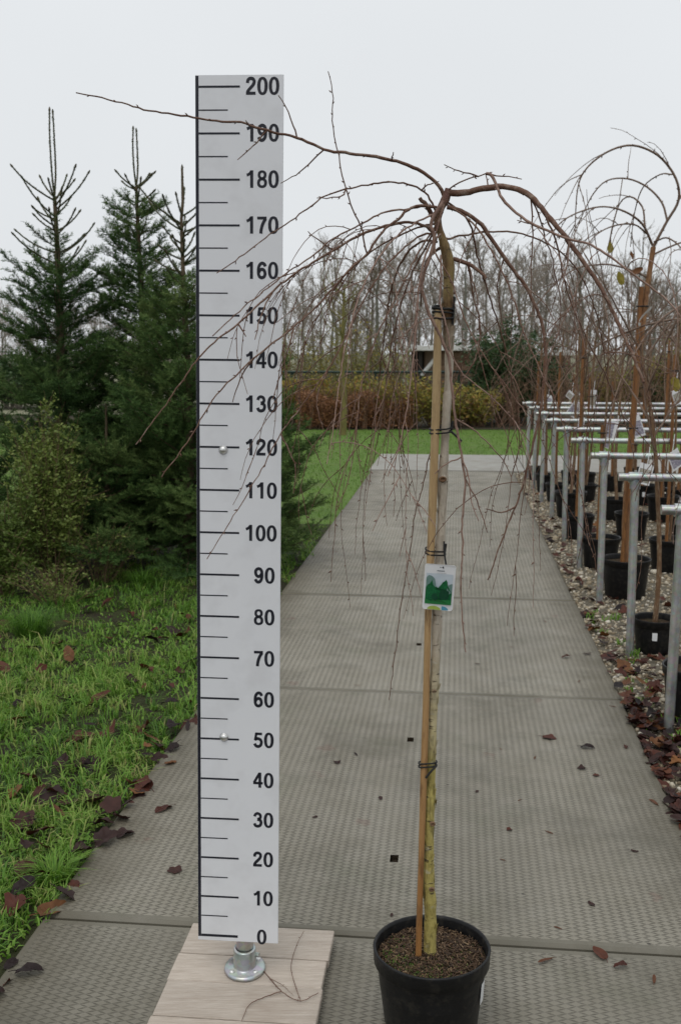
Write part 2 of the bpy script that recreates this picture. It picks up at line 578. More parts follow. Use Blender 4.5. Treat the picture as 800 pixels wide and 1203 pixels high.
M['potting'] = soft_mat('potting soil', (0.03, 0.017, 0.01), (0.075, 0.042, 0.022), (0.035, 0.045, 0.012), scale=30, rough=0.95, bmp=0.012, bscale=110)
M['chip'] = leaf_mat('bark chip', [(0.022, 0.013, 0.008), (0.055, 0.032, 0.018), (0.11, 0.065, 0.034), (0.24, 0.17, 0.10)], rough=0.8, trans=0)
M['moss'] = leaf_mat('moss', [(0.035, 0.065, 0.012), (0.09, 0.14, 0.022)], rough=0.9, trans=0)
M['galv'] = None
M['white_paint'] = soft_mat('white panel', (0.70, 0.71, 0.735), (0.73, 0.738, 0.76), (0.66, 0.665, 0.685), scale=3.5, rough=0.42, spec=0.4)
M['black_print'] = soft_mat('black print', (0.012, 0.013, 0.020), (0.02, 0.021, 0.03), scale=40, rough=0.45)
M['card'] = soft_mat('white card', (0.72, 0.73, 0.74), (0.78, 0.78, 0.79), scale=20, rough=0.3)


def galv_mat():
    m, nd, lk, bs = new_mat('galvanised steel')
    vor = nd.new('ShaderNodeTexVoronoi'); vor.inputs['Scale'].default_value = 60
    t = nd.new('ShaderNodeTexCoord'); lk.new(t.outputs['Object'], vor.inputs['Vector'])
    f = noise(nd, lk, 7, 5, 0.65, lo=0.3, hi=0.7)
    col = mixc(nd, lk, f, (0.33, 0.34, 0.34), (0.62, 0.63, 0.62))
    col = mixc(nd, lk, 0.2, col, vor.outputs['Color'], 'SOFT_LIGHT')
    lk.new(col, bs.inputs['Base Color'])
    bs.inputs['Metallic'].default_value = 0.8
    lk.new(mth(nd, lk, 'MULTIPLY_ADD', f, 0.18, 0.26), bs.inputs['Roughness'])
    return m


M['galv'] = galv_mat()
m_, nd_, lk_, bs_ = new_mat('polished steel')
bs_.inputs['Metallic'].default_value = 1.0
bs_.inputs['Base Color'].default_value = (0.72, 0.72, 0.70, 1)
lk_.new(noise(nd_, lk_, 50, 2, 0.5, lo=-0.8, hi=2.2), bs_.inputs['Roughness'])
M['steel'] = m_


def wood_mat(name, c1, c2, knot, scale=(18, 1.2, 18), bscale=1.0, rough=0.75, along='Y'):
    m, nd, lk, bs = new_mat(name)
    f = noise(nd, lk, 5, 6, 0.7, stretch=scale, lo=0.3, hi=0.7)
    g = noise(nd, lk, 22, 4, 0.6, stretch=scale, lo=0.35, hi=0.65)
    col = mixc(nd, lk, f, c1, c2)
    col = mixc(nd, lk, mth(nd, lk, 'MULTIPLY', g, 0.35), col, knot)
    k = noise(nd, lk, 3.2, 3, 0.55, lo=0.62, hi=0.74)
    col = mixc(nd, lk, mth(nd, lk, 'MULTIPLY', k, 0.6), col, knot)
    v = mth(nd, lk, 'MULTIPLY_ADD', attr(nd), 0.5, 0.75)
    h = nd.new('ShaderNodeHueSaturation'); lk.new(v, h.inputs['Value']); lk.new(col, h.inputs['Color'])
    lk.new(h.outputs[0], bs.inputs['Base Color'])
    bs.inputs['Roughness'].default_value = rough
    bump(nd, lk, bs, g, 0.0015 * bscale, 0.6)
    return m


M['plank'] = wood_mat('weathered pine plank', (0.55, 0.485, 0.415), (0.42, 0.36, 0.30), (0.23, 0.165, 0.115), scale=(1.0, 14, 14))
M['shed_wood'] = wood_mat('brown cladding', (0.13, 0.075, 0.04), (0.095, 0.055, 0.03), (0.06, 0.035, 0.02), scale=(0.3, 3, 6))


def stake_mat():
    m, nd, lk, bs = new_mat('stake wood')
    t = nd.new('ShaderNodeTexCoord'); s = nd.new('ShaderNodeSeparateXYZ'); lk.new(t.outputs['Object'], s.inputs[0])
    up = nd.new('ShaderNodeMapRange'); up.inputs['From Min'].default_value = 0.2; up.inputs['From Max'].default_value = 1.5
    lk.new(s.outputs['Z'], up.inputs['Value'])
    f = noise(nd, lk, 6, 5, 0.7, stretch=(30, 30, 1.6), lo=0.3, hi=0.7)
    wet = mixc(nd, lk, f, (0.25, 0.105, 0.028), (0.38, 0.19, 0.06))
    dry = mixc(nd, lk, f, (0.38, 0.255, 0.12), (0.52, 0.38, 0.20))
    wob = mth(nd, lk, 'ADD', up.outputs[0], mth(nd, lk, 'MULTIPLY_ADD', noise(nd, lk, 4, 3), 0.6, -0.3))
    nd_c = nd.new('ShaderNodeClamp'); lk.new(wob, nd_c.inputs[0])
    col = mixc(nd, lk, nd_c.outputs[0], wet, dry)
    st = noise(nd, lk, 6, 5, 0.7, stretch=(9, 9, 1.6), lo=0.52, hi=0.66)
    col = mixc(nd, lk, mth(nd, lk, 'MULTIPLY', st, 0.6), col, (0.09, 0.04, 0.015))
    lk.new(col, bs.inputs['Base Color'])
    bs.inputs['Roughness'].default_value = 0.55
    bump(nd, lk, bs, f, 0.0012, 0.6)
    return m


def trunk_mat():
    """pale birch bark, green-yellow algae low down, brown flakes at the graft"""
    m, nd, lk, bs = new_mat('pale mossy bark')
    t = nd.new('ShaderNodeTexCoord'); s = nd.new('ShaderNodeSeparateXYZ'); lk.new(t.outputs['Object'], s.inputs[0])
    f = noise(nd, lk, 9, 5, 0.7, stretch=(6, 6, 2), lo=0.3, hi=0.7)
    pale = mixc(nd, lk, f, (0.56, 0.50, 0.41), (0.38, 0.32, 0.245))
    alga = mixc(nd, lk, f, (0.50, 0.42, 0.13), (0.27, 0.215, 0.06))
    red = mixc(nd, lk, f, (0.16, 0.085, 0.03), (0.11, 0.042, 0.022))
    wob = mth(nd, lk, 'MULTIPLY_ADD', noise(nd, lk, 5, 4), 0.5, -0.25)
    z = mth(nd, lk, 'ADD', s.outputs['Z'], wob)
    a = nd.new('ShaderNodeMapRange'); a.inputs['From Min'].default_value = 0.62; a.inputs['From Max'].default_value = 0.95
    lk.new(z, a.inputs['Value'])
    b = nd.new('ShaderNodeMapRange'); b.inputs['From Min'].default_value = 1.50; b.inputs['From Max'].default_value = 1.66
    lk.new(z, b.inputs['Value'])
    col = mixc(nd, lk, a.outputs[0], alga, pale)
    mid = mixc(nd, lk, noise(nd, lk, 7, 3, lo=0.4, hi=0.6), red, (0.26, 0.19, 0.07))
    col = mixc(nd, lk, b.outputs[0], col, mid)
    hd = nd.new('ShaderNodeMapRange'); hd.inputs['From Min'].default_value = 1.80; hd.inputs['From Max'].default_value = 1.88
    lk.new(mth(nd, lk, 'ADD', s.outputs['Z'], mth(nd, lk, 'MULTIPLY', wob, 0.25)), hd.inputs['Value'])
    col = mixc(nd, lk, hd.outputs[0], col, mixc(nd, lk, f, (0.10, 0.04, 0.03), (0.17, 0.09, 0.07)))
    sc_ = noise(nd, lk, 30, 3, 0.6, stretch=(1, 1, 3), lo=0.62, hi=0.70)
    col = mixc(nd, lk, mth(nd, lk, 'MULTIPLY', sc_, 0.85), col, (0.07, 0.05, 0.03))
    fis = noise(nd, lk, 14, 6, 0.75, stretch=(5, 5, 0.7), lo=0.56, hi=0.68)
    col = mixc(nd, lk, mth(nd, lk, 'MULTIPLY', fis, 0.55), col, (0.10, 0.075, 0.035))
    lic = noise(nd, lk, 26, 4, 0.7, stretch=(1, 1, 1.6), lo=0.60, hi=0.68)
    col = mixc(nd, lk, mth(nd, lk, 'MULTIPLY', lic, 0.5), col, (0.47, 0.45, 0.36))
    lk.new(col, bs.inputs['Base Color'])
    bs.inputs['Roughness'].default_value = 0.7
    bump(nd, lk, bs, mth(nd, lk, 'SUBTRACT', mth(nd, lk, 'ADD', f, sc_), fis), 0.003, 0.8)
    return m


M['stake'] = stake_mat()
M['wet_stake'] = soft_mat('wet stained stake', (0.14, 0.055, 0.018), (0.26, 0.12, 0.04), (0.08, 0.035, 0.015), scale=5, rough=0.5, bmp=0.001, stretch=(8, 8, 1))
M['trunk'] = trunk_mat()
M['nursery_bark'] = soft_mat('nursery bark', (0.10, 0.055, 0.03), (0.2, 0.115, 0.06), (0.26, 0.2, 0.13), scale=9, rough=0.7, bmp=0.002, stretch=(3, 3, 1))
M['nursery_twig'] = soft_mat('brown nursery twig', (0.13, 0.085, 0.06), (0.22, 0.155, 0.115), (0.09, 0.05, 0.035), scale=9, rough=0.7)
M['orange_bark'] = soft_mat('orange brown bark', (0.20, 0.095, 0.04), (0.30, 0.165, 0.08), (0.12, 0.055, 0.03), scale=7, rough=0.65, bmp=0.002, stretch=(3, 3, 1))
M['fence_green'] = soft_mat('dark green fence', (0.012, 0.03, 0.025), (0.02, 0.045, 0.035), scale=3, rough=0.5)
M['fascia'] = soft_mat('grey white fascia', (0.50, 0.50, 0.48), (0.58, 0.58, 0.56), scale=3, rough=0.6)
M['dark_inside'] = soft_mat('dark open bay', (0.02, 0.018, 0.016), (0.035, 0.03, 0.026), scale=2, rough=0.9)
M['p_sky'] = soft_mat('printed pale sky', (0.48, 0.56, 0.64), (0.60, 0.65, 0.68), scale=30, rough=0.3)
M['p_green'] = soft_mat('printed green', (0.012, 0.11, 0.04), (0.02, 0.17, 0.06), (0.006, 0.045, 0.025), scale=110, rough=0.3)
M['p_dark'] = soft_mat('printed dark green', (0.008, 0.05, 0.028), (0.015, 0.085, 0.04), scale=120, rough=0.3)
M['p_grass'] = soft_mat('printed grass', (0.02, 0.23, 0.05), (0.03, 0.17, 0.06), scale=60, rough=0.3)
M['p_haze'] = soft_mat('printed far trees', (0.12, 0.22, 0.19), (0.2, 0.3, 0.28), scale=90, rough=0.3)
M['p_lime'] = soft_mat('printed lime', (0.36, 0.48, 0.08), (0.42, 0.52, 0.12), scale=30, rough=0.3)
M['p_blue'] = soft_mat('printed blue', (0.09, 0.30, 0.42), (0.12, 0.34, 0.46), scale=30, rough=0.3)
M['p_purple'] = soft_mat('printed dark flower', (0.10, 0.09, 0.14), (0.38, 0.35, 0.42), (0.66, 0.66, 0.66), scale=38, rough=0.35)
M['p_mixed'] = soft_mat('printed foliage', (0.25, 0.25, 0.17), (0.55, 0.50, 0.46), (0.10, 0.09, 0.12), scale=40, rough=0.35)

# ------------------------------------------------------------------ ground, paths, beds
# path frame (u ahead, v to the right)
UL, VL = to_path(gr(42, 1095)); VL = to_path(gr(330, 705))[1] * 0.5 + VL * 0.5
VR = (to_path(gr(732, 830))[1] + to_path(gr(602, 559))[1] + to_path(gr(791, 956))[1]) / 3
vc = (VL + VR) / 2
U_END = to_path(gr(520, 556))[0]
U_FAR = to_path(gr(520, 537))[0]
U_LAWN = to_path(gr(520, 503))[0]
JOINTS = [to_path(gr(505, y))[0] for y in (1116, 822, 707, 604)]
JOINTS = [JOINTS[0] - 2.02] + JOINTS + [U_END]
PZ = 0.030


def sheet(name, poly, z, mat, sub=None):
    mb = MB()
    v = [(p[0], p[1], z) for p in poly]
    mb.add(v, [tuple(range(len(v)))], smooth=False)
    o = mb.build(name, mat)
    o['kind'] = 'structure'
    return o


sheet('ground', [(-600, -200), (600, -200), (600, 1200), (-600, 1200)], 0.0, M['soil'])
sheet('lawn', [(-60, U_FAR + 6.2), (60, U_FAR + 6.2), (60, 9.0), (-60, 9.0)], 0.004, M['lawn'])
q = [pv(-1, -9), pv(-1, VL + 0.02), pv(9.6, VL + 0.02), pv(9.6, -14)]
sheet('verge', q, 0.009, M['turf'])
q = [pv(1.0, VR - 0.02), pv(1.0, 9), pv(U_END, 9), pv(U_END, VR - 0.02)]
sheet('gravel_bed', q, 0.014, M['gravel_base'])
sheet('planting_bed', [(-60, 27), (60, 27), (60, 21.9), (-60, 21.9)], 0.014, M['soil'])

M['field'] = soft_mat('pale winter field', (0.20, 0.20, 0.13), (0.29, 0.28, 0.19), (0.15, 0.17, 0.08), scale=0.12, rough=0.95)
sheet('field', [(-400, 900), (400, 900), (400, 27.5), (-400, 27.5)], 0.006, M['field'])
# path plates: boxes in the path's own frame with rectangular lifting holes
holes = [to_path(gr(482, 870, PZ)), to_path(gr(463, 1010, PZ)), to_path(gr(492, 757, PZ))]
M['hole_dirt'] = soft_mat('rusty hole dirt', (0.018, 0.012, 0.008), (0.045, 0.028, 0.016), (0.07, 0.06, 0.03), scale=60, rough=0.95, bmp=0.004, bscale=200)
mb = MB()
for i in range(len(JOINTS) - 1):
    u0, u1 = JOINTS[i] + 0.005, JOINTS[i + 1] - 0.005
    dz = [0.0, 0.004, 0.0, 0.003, 0.001][i % 5]
    dv = [0.0, 0.0, 0.006, -0.004, 0.003][i % 5]
    x0, x1 = VL + dv, VR + dv
    zt = PZ + dz
    hs_ = [(u, v) for (u, v) in holes if u0 < u < u1]
    b = 0.009
    xs = [x0 + b, x0 + 0.024] + sorted(sum([[v - 0.013, v + 0.013] for u, v in hs_], [])) + [x1 - 0.024, x1 - b]
    ys = [u0 + b, u0 + 0.026] + sorted(sum([[u - 0.024, u + 0.024] for u, v in hs_], [])) + [u1 - 0.026, u1 - b]
    for a in range(len(xs) - 1):
        for c in range(len(ys) - 1):
            rim = 1.0 if a in (0, len(xs) - 2) or c in (0, len(ys) - 2) else [0.30, 0.14, 0.03, 0.0, 0.02][i % 5]  # inner faces: higher tone paints lens falloff and wetness on nearer plates
            cx, cy = (xs[a] + xs[a + 1]) / 2, (ys[c] + ys[c + 1]) / 2
            X0, X1, Y0, Y1 = xs[a], xs[a + 1], ys[c], ys[c + 1]
            if any(abs(cx - v) < 0.012 and abs(cy - u) < 0.02 for u, v in hs_):
                zb = zt - 0.016
                vv = [(X0, Y0, zt), (X1, Y0, zt), (X1, Y1, zt), (X0, Y1, zt), (X0, Y0, zb), (X1, Y0, zb), (X1, Y1, zb), (X0, Y1, zb)]
                mb.add(vv, [(0, 1, 5, 4), (1, 2, 6, 5), (2, 3, 7, 6), (3, 0, 4, 7), (4, 5, 6, 7)], 1, smooth=False)
            else:
                mb.add([(X0, Y0, zt), (X1, Y0, zt), (X1, Y1, zt), (X0, Y1, zt)], [(0, 1, 2, 3)], 0, rim, smooth=False)
    A = [(x0 + b, u0 + b, zt), (x1 - b, u0 + b, zt), (x1 - b, u1 - b, zt), (x0 + b, u1 - b, zt)]
    B = [(x0, u0, zt - b), (x1, u0, zt - b), (x1, u1, zt - b), (x0, u1, zt - b)]
    C = [(x, y, 0.001) for x, y, z in B]
    vv = A + B + C
    fs = []
    for k in range(4):
        n = (k + 1) % 4
        fs += [(4 + k, 4 + n, n, k), (8 + k, 8 + n, 4 + n, 4 + k)]
    mb.add(vv, fs, 0, 1.0, smooth=False)
path = mb.build('path', [M['concrete'], M['hole_dirt']])
path.rotation_euler = (0, 0, -PA)
path['kind'] = 'structure'
mb = MB()
for k, (v0, v1) in enumerate([(VL - 0.03, VL + 2.05), (VL + 2.06, VL + 4.2), (VL + 4.21, VL + 6.3), (VL + 6.31, VL + 9)]):
    bbox(mb, (v0, U_END + 0.012, 0.002), (v1, U_FAR, PZ + 0.012 + 0.002 * (k % 2)), 0.006)
cp = mb.build('cross_path', M['plain_concrete'])
cp.rotation_euler = (0, 0, -PA)
cp['kind'] = 'structure'


# ------------------------------------------------------------------ ground cover
def blades(mb, P, hgt, wid, lean, tone, ang=None):
    n = len(P)
    ang = rng.uniform(0, 2 * math.pi, n) if ang is None else ang
    d = np.stack([np.cos(ang), np.sin(ang), np.zeros(n)], -1)
    s = np.stack([-np.sin(ang), np.cos(ang), np.zeros(n)], -1)
    w = wid[:, None] / 2
    mid = P + d * (lean * hgt * 0.35)[:, None]; mid[:, 2] += hgt * 0.62
    tip = P + d * (lean * hgt)[:, None]; tip[:, 2] += hgt * (1.0 - 0.3 * np.minimum(lean, 1.5))
    v = np.stack([P - s * w, P + s * w, mid + s * w * 0.75, mid - s * w * 0.75, tip], 1).reshape(-1, 3)
    b = np.arange(n)[:, None] * 5
    mb.add(v, b + np.array([[0, 1, 2, 3]]), 0, tone)
    mb.add(np.zeros((0, 3)), (b + np.array([[3, 2, 4]]) - mb.n + mb.n), 0, tone) if False else None
    # tip triangles share the vertices just added
    mb.f.append(b + np.array([[3, 2, 4]]) + mb.n - len(v))
    mb.m.append(np.zeros(n, np.int32)); mb.sm.append(np.ones(n, bool)); mb.t.append(np.asarray(tone, np.float32))


def patchy(x, y, s=1.0, ph=0.0):
    return (np.sin(x * 3.1 * s + 1.3 + ph) * np.cos(y * 2.7 * s + 0.4) + np.sin(x * 7.3 * s - y * 5.1 * s + ph) * 0.6 + np.sin(y * 11 * s + x * 2 * s) * 0.3)


mb = MB()
cu = rng.uniform(1.7, 9.5, 15000)
w_ = (cu / 9.0) ** 0.0
cvv = VL + 0.05 - rng.uniform(0, 1, 15000) ** 1.15 * (0.9 + cu * 0.42)
keep = rng.uniform(0, 1, 15000) < np.clip(1.5 - cu / 8.5, 0.35, 1) * np.clip(0.62 + 0.46 * patchy(cvv, cu), 0.06, 1) * np.clip((8.3 - cu) / 1.6 + 1.2 * (cvv > VL - 1.3), 0.12, 1)
edge = VL + 0.02 + 0.055 * np.sin(cu * 5.3) * np.sin(cu * 2.1 + 1) - 0.03
keep &= cvv < edge
cu, cvv = cu[keep], cvv[keep]
nb = 10
U = np.repeat(cu, nb) + rng.normal(0, 0.017, len(cu) * nb)
V = np.repeat(cvv, nb) + rng.normal(0, 0.017, len(cu) * nb)
P = U[:, None] * PU + V[:, None] * PV
P[:, 2] = 0.008
ctone = np.clip(0.43 + 0.13 * patchy(np.repeat(cvv, nb), np.repeat(cu, nb), 0.7, 2.0) + np.repeat(rng.normal(0, 0.18, len(cu)), nb) + rng.normal(0, 0.13, len(P)), 0, 0.92)
dry = rng.uniform(0, 1, len(P)) < 0.035
ctone[dry] = rng.uniform(0.8, 1.0, dry.sum())
hh = np.repeat(rng.lognormal(math.log(0.043), 0.42, len(cu)), nb) * rng.uniform(0.6, 1.25, len(P))
blades(mb, P, hh, rng.uniform(0.0032, 0.0078, len(P)), rng.uniform(0.3, 1.45, len(P)), ctone)
# broad low leaves of clover and moss between the blades
nP = 26000
cu2 = rng.uniform(1.7, 6.5, nP); cv2 = VL - 0.01 - rng.uniform(0, 1, nP) * (0.9 + cu2 * 0.42)
k2 = rng.uniform(0, 1, nP) < np.clip(0.5 + 0.45 * patchy(cv2, cu2, 0.8, 4.0), 0.08, 1)
cu2, cv2 = cu2[k2], cv2[k2]
P2 = cu2[:, None] * PU + cv2[:, None] * PV; P2[:, 2] = 0.01
blades(mb, P2, rng.uniform(0.012, 0.03, len(P2)), rng.uniform(0.007, 0.014, len(P2)), rng.uniform(0.8, 1.5, len(P2)), np.clip(rng.normal(0.48, 0.16, len(P2)), 0, 0.8))
g = mb.build('grass', M['blade'])
tag(g, 'rough green grass growing along the left of the concrete path', 'grass', kind='stuff')

# mown lawn beyond, seen small
mb = MB()
n = 90000
X = rng.uniform(-7, 16, n); Y = rng.uniform(8.2, 21.9, n)
du = X * PU[0] + Y * PU[1]; dv = X * PV[0] + Y * PV[1]
ok = ~((dv > VL) & (du < U_FAR + 0.05)) & (X > -0.45 * Y)
X, Y = X[ok], Y[ok]
P = np.stack([X, Y, np.full(len(X), 0.006)], -1)
tn = np.clip(0.45 + 0.15 * patchy(X, Y, 0.4) + rng.normal(0, 0.15, len(X)), 0, 1)
blades(mb, P, rng.uniform(0.02, 0.045, len(X)), rng.uniform(0.006, 0.012, len(X)), rng.uniform(0.3, 1.4, len(X)), tn)
tag(mb.build('lawn_grass', M['lawn_blade']), 'short mown bright green lawn behind the path end', 'grass', kind='stuff')


def icosa():
    t = (1 + 5 ** 0.5) / 2
    v = np.array([(-1, t, 0), (1, t, 0), (-1, -t, 0), (1, -t, 0), (0, -1, t), (0, 1, t), (0, -1, -t), (0, 1, -t), (t, 0, -1), (t, 0, 1), (-t, 0, -1), (-t, 0, 1)], float)
    v /= np.linalg.norm(v[0])
    f = np.array([(0, 11, 5), (0, 5, 1), (0, 1, 7), (0, 7, 10), (0, 10, 11), (1, 5, 9), (5, 11, 4), (11, 10, 2), (10, 7, 6), (7, 1, 8),
                  (3, 9, 4), (3, 4, 2), (3, 2, 6), (3, 6, 8), (3, 8, 9), (4, 9, 5), (2, 4, 11), (6, 2, 10), (8, 6, 7), (9, 8, 1)])
    return v, f


IV, IF_ = icosa()


def rotmats(n):
    q = rng.normal(size=(n, 4)); q /= np.linalg.norm(q, axis=1, keepdims=True)
    w, x, y, z = q.T
    return np.stack([np.stack([1 - 2 * (y * y + z * z), 2 * (x * y - z * w), 2 * (x * z + y * w)], -1),
                     np.stack([2 * (x * y + z * w), 1 - 2 * (x * x + z * z), 2 * (y * z - x * w)], -1),
                     np.stack([2 * (x * z - y * w), 2 * (y * z + x * w), 1 - 2 * (x * x + y * y)], -1)], 1)


mb = MB()
n = 30000
gu = 2.6 + (U_END - 2.6) * rng.uniform(0, 1, n) ** 1.25
gv = VR + 0.01 + rng.uniform(0, 1, n) ** 1.2 * np.clip(0.5 + gu * 0.33, 0, 4.2)
rn = rotmats(n)
sc = rng.lognormal(math.log(0.0105), 0.35, n)
asp = np.stack([np.ones(n), rng.uniform(0.6, 1, n), rng.uniform(0.4, 0.8, n)], -1)
loc = gu[:, None] * PU + gv[:, None] * PV
loc[:, 2] = 0.012 + sc * 0.35
bv = IV[None] * (1 + rng.normal(0, 0.10, (n, 12, 1)))
vv = np.einsum('nij,nkj->nki', rn, bv * asp[:, None, :]) * sc[:, None, None]
vv[:, :, 2] *= 0.8
vv += loc[:, None, :]
ff = (np.arange(n)[:, None, None] * 12 + IF_[None]).reshape(-1, 3)
tn = np.repeat(np.clip(rng.beta(2.2, 2.0, n), 0, 1), 20)
mb.add(vv.reshape(-1, 3), ff, 0, tn)
tag(mb.build('gravel', M['pebble']), 'pale mixed gravel under the black pots right of the path', 'gravel', kind='stuff')


# ------------------------------------------------------------------ fallen leaves
def leaf_mesh(kind, seed, size, curl):
    """a dead leaf with a lobed or oval outline, folded along the midrib and curled"""
    r = np.random.default_rng(seed)
    K = 22
    a = np.linspace(0, 2 * math.pi, K, endpoint=False)
    if kind == 'lobed':
        rad = 0.62 + 0.30 * np.abs(np.cos(2.5 * a)) ** 1.5 * (0.75 + 0.25 * np.cos(a)) + r.normal(0, 0.03, K)
        x, y = rad * np.cos(a), rad * np.sin(a)
    elif kind == 'oval':
        x = np.cos(a); y = 0.50 * np.sin(a) * (1 - 0.25 * np.cos(a)) + r.normal(0, 0.02, K)
    else:
        x = np.cos(a); y = 0.24 * np.sin(a) + r.normal(0, 0.02, K)
    ring1 = np.stack([x, y], -1) * 0.55
    ring2 = np.stack([x, y], -1)
    pts = np.concatenate([[[0, 0]], ring1, ring2])
    z = curl * (0.55 * pts[:, 1] ** 2 + 0.4 * pts[:, 0] ** 2 * r.uniform(-0.5, 1)) + 0.10 * np.abs(pts[:, 1]) + curl * r.normal(0, 0.05, len(pts))
    if curl > 0.6:
        z += 0.25 * np.sin(pts[:, 0] * 3 + r.uniform(0, 6)) * pts[:, 1]
    v = np.concatenate([pts, z[:, None]], 1) * size
    v[:, 2] -= v[:, 2].min()
    f = []
    for k in range(K):
        nk = (k + 1) % K
        f.append((0, 1 + k, 1 + nk))
        f.append((1 + k, 1 + K + k, 1 + K + nk, 1 + nk))
    # stalk
    s0 = np.array([-size * (0.9 if kind != 'lobed' else 0.62), 0, v[:, 2].mean()])
    return v, f, s0


def leaf_object_mesh(name, kind, seed, size, curl, tone):
    mb = MB()
    v, f, s0 = leaf_mesh(kind, seed, size, curl)
    mb.add(v, f, 0, tone)
    tube(mb, [s0 + np.array([0.1 * size, 0, 0]), s0 + np.array([-0.25 * size, 0.04 * size, 0.01 * size]), s0 + np.array([-0.55 * size, 0.15 * size, -0.3 * s0[2]])], [0.0012, 0.001, 0.0008], 4, 0, tone)
    # thickness: a second skin just below
    return mb.mesh(name, M['dead_leaf'])


LEAVES = []
for i in range(14):
    kind = ['lobed', 'oval', 'oval', 'lobed', 'narrow', 'oval', 'lobed'][i % 7]
    LEAVES.append(leaf_object_mesh('fallen_leaf', kind, 50 + i, 0.036 if kind != 'narrow' else 0.03, [0.3, 0.9, 0.5, 0.7, 0.4, 1.1, 0.45][i % 7], [0.15, 0.4, 0.55, 0.2, 0.65, 0.05, 0.45, 0.3, 0.78, 0.25, 0.5, 0.08, 0.4, 0.85][i]))


def put_leaf(p, idx, scale, label, group=None, tilt=0.15, rz=None):
    o = bpy.data.objects.new('fallen_leaf', LEAVES[idx % len(LEAVES)])
    COL.objects.link(o)
    o.location = tuple(float(c) for c in p)
    o.scale = (scale,) * 3
    o.rotation_euler = (random.uniform(-tilt, tilt), random.uniform(-tilt, tilt), random.uniform(0, 6.28) if rz is None else rz)
    tag(o, label, 'leaf', group)
    return o


def on_path(px, py):
    p = gr(px, py, PZ + 0.005)
    return p


# singled-out leaves on the path: pixel, mesh, scale, label
for px, py, i, s, lab in [
    (192, 951, 1, 1.05, 'large dark brown leaf on the path where the grass edge meets the ruler'),
    (206, 1023, 7, 0.8, 'brown leaf lying flat on the path beside the ruler near mark 20'),
    (35, 1143, 5, 1.0, 'dark curled leaf on the nearest plate in the lower left corner'),
    (146, 981, 3, 1.1, 'brown lobed leaf at the grass edge left of mark 25'),
    (201, 897, 8, 0.75, 'orange brown leaf on the grass edge of the path left of mark 45'),
    (644, 867, 6, 1.0, 'reddish lobed leaf lying on the path right of the tree'),
    (690, 879, 5, 0.8, 'small dark curled leaf on the path close to the gravel'),
    (767, 942, 4, 0.95, 'thin brown leaf near the right edge of the path'),
    (704, 1120, 2, 0.8, 'pinkish brown leaf near the lower right corner of the path'),
    (640, 1128, 4, 0.8, 'slim reddish leaf right of the big black pot'),
    (728, 1135, 12, 0.55, 'smallest reddish leaf on the joint at the lower right'),
    (768, 1150, 4, 0.6, 'narrow leaf at the lower right edge of the photo'),
    (694, 1062, 9, 0.4, 'tiny upright reddish leaf on the path right of the pot'),
    (418, 886, 11, 0.6, 'crumbled dark leaf on the path left of the stake'),
    (396, 896, 3, 0.55, 'purplish leaf scrap on the path nearest mark 43'),
    (645, 978, 4, 0.5, 'slim brown leaf alone in the middle right of the path'),
    (598, 975, 10, 0.35, 'thin dark leaf scrap on the path right of the stake'),
    (447, 938, 9, 0.4, 'small purple leaf scrap between ruler and stake'),
    (690, 768, 9, 0.6, 'small dark leaf on the path beside the nearest gravel pots'),
    (664, 772, 12, 0.7, 'pale brown leaf on the path near the second rail post'),
]:
    put_leaf(on_path(px, py), i, s, lab, tilt=0.08)
for px, py, i, s in [(628, 890, 4, 0.5), (683, 903, 3, 0.55), (700, 911, 6, 0.45), (735, 878, 12, 0.5), (588, 880, 4, 0.3), (560, 930, 9, 0.3),
                     (680, 800, 4, 0.5), (715, 790, 12, 0.5), (600, 760, 4, 0.4), (560, 780, 9, 0.35), (640, 730, 4, 0.5), (590, 1010, 4, 0.35),
                     (745, 1000, 9, 0.35), (460, 1075, 9, 0.25), (370, 960, 9, 0.3), (655, 1090, 4, 0.4), (420, 805, 4, 0.4), (610, 940, 4, 0.35), (720, 830, 4, 0.5)]:
    put_leaf(on_path(px, py), i, s, 'little dry leaf scrap scattered on the ribbed concrete path', 'small leaf scraps scattered on the path', tilt=0.06)
# leaves lying in the grass
named = [(60, 935, 0, 1.76, 'wide purple brown leaf in the grass at the far left'), (95, 868, 6, 2.03, 'largest reddish leaf in the grass left of the ruler'),
         (117, 820, 2, 1.62, 'upright red brown leaf in the grass near mark 60'), (28, 965, 7, 1.49, 'brown leaf with pale edge low in the left grass'),
         (170, 857, 10, 1.62, 'orange brown leaf in the grass left of mark 52'), (20, 845, 13, 1.35, 'bright orange leaf in the grass at the left edge'),
         (62, 1070, 8, 1.49, 'yellow orange leaf beside the grass tuft at the path edge'), (30, 1025, 1, 1.62, 'red brown leaf at the base of the nearest grass tuft')]
for px, py, i, s, lab in named:
    p = gr(px, py, 0.03)
    put_leaf(p, i, s, lab, tilt=0.5)
for k in range(250):
    u = rng.uniform(1.9, 6.4)
    v = VL + 0.03 - rng.uniform(0, 1) ** (1.7 if k % 6 else 4.0) * (0.5 + u * 0.3)
    p = pv(u, v, rng.uniform(0.022, 0.05))
    put_leaf(p, int(rng.integers(0, 14)), rng.uniform(0.6, 1.0 + 0.6 * min(1, (u - 1.8) / 1.6)), 'dead brown leaf caught in the rough grass left of the path', 'dead leaves scattered in the grass', tilt=0.6)
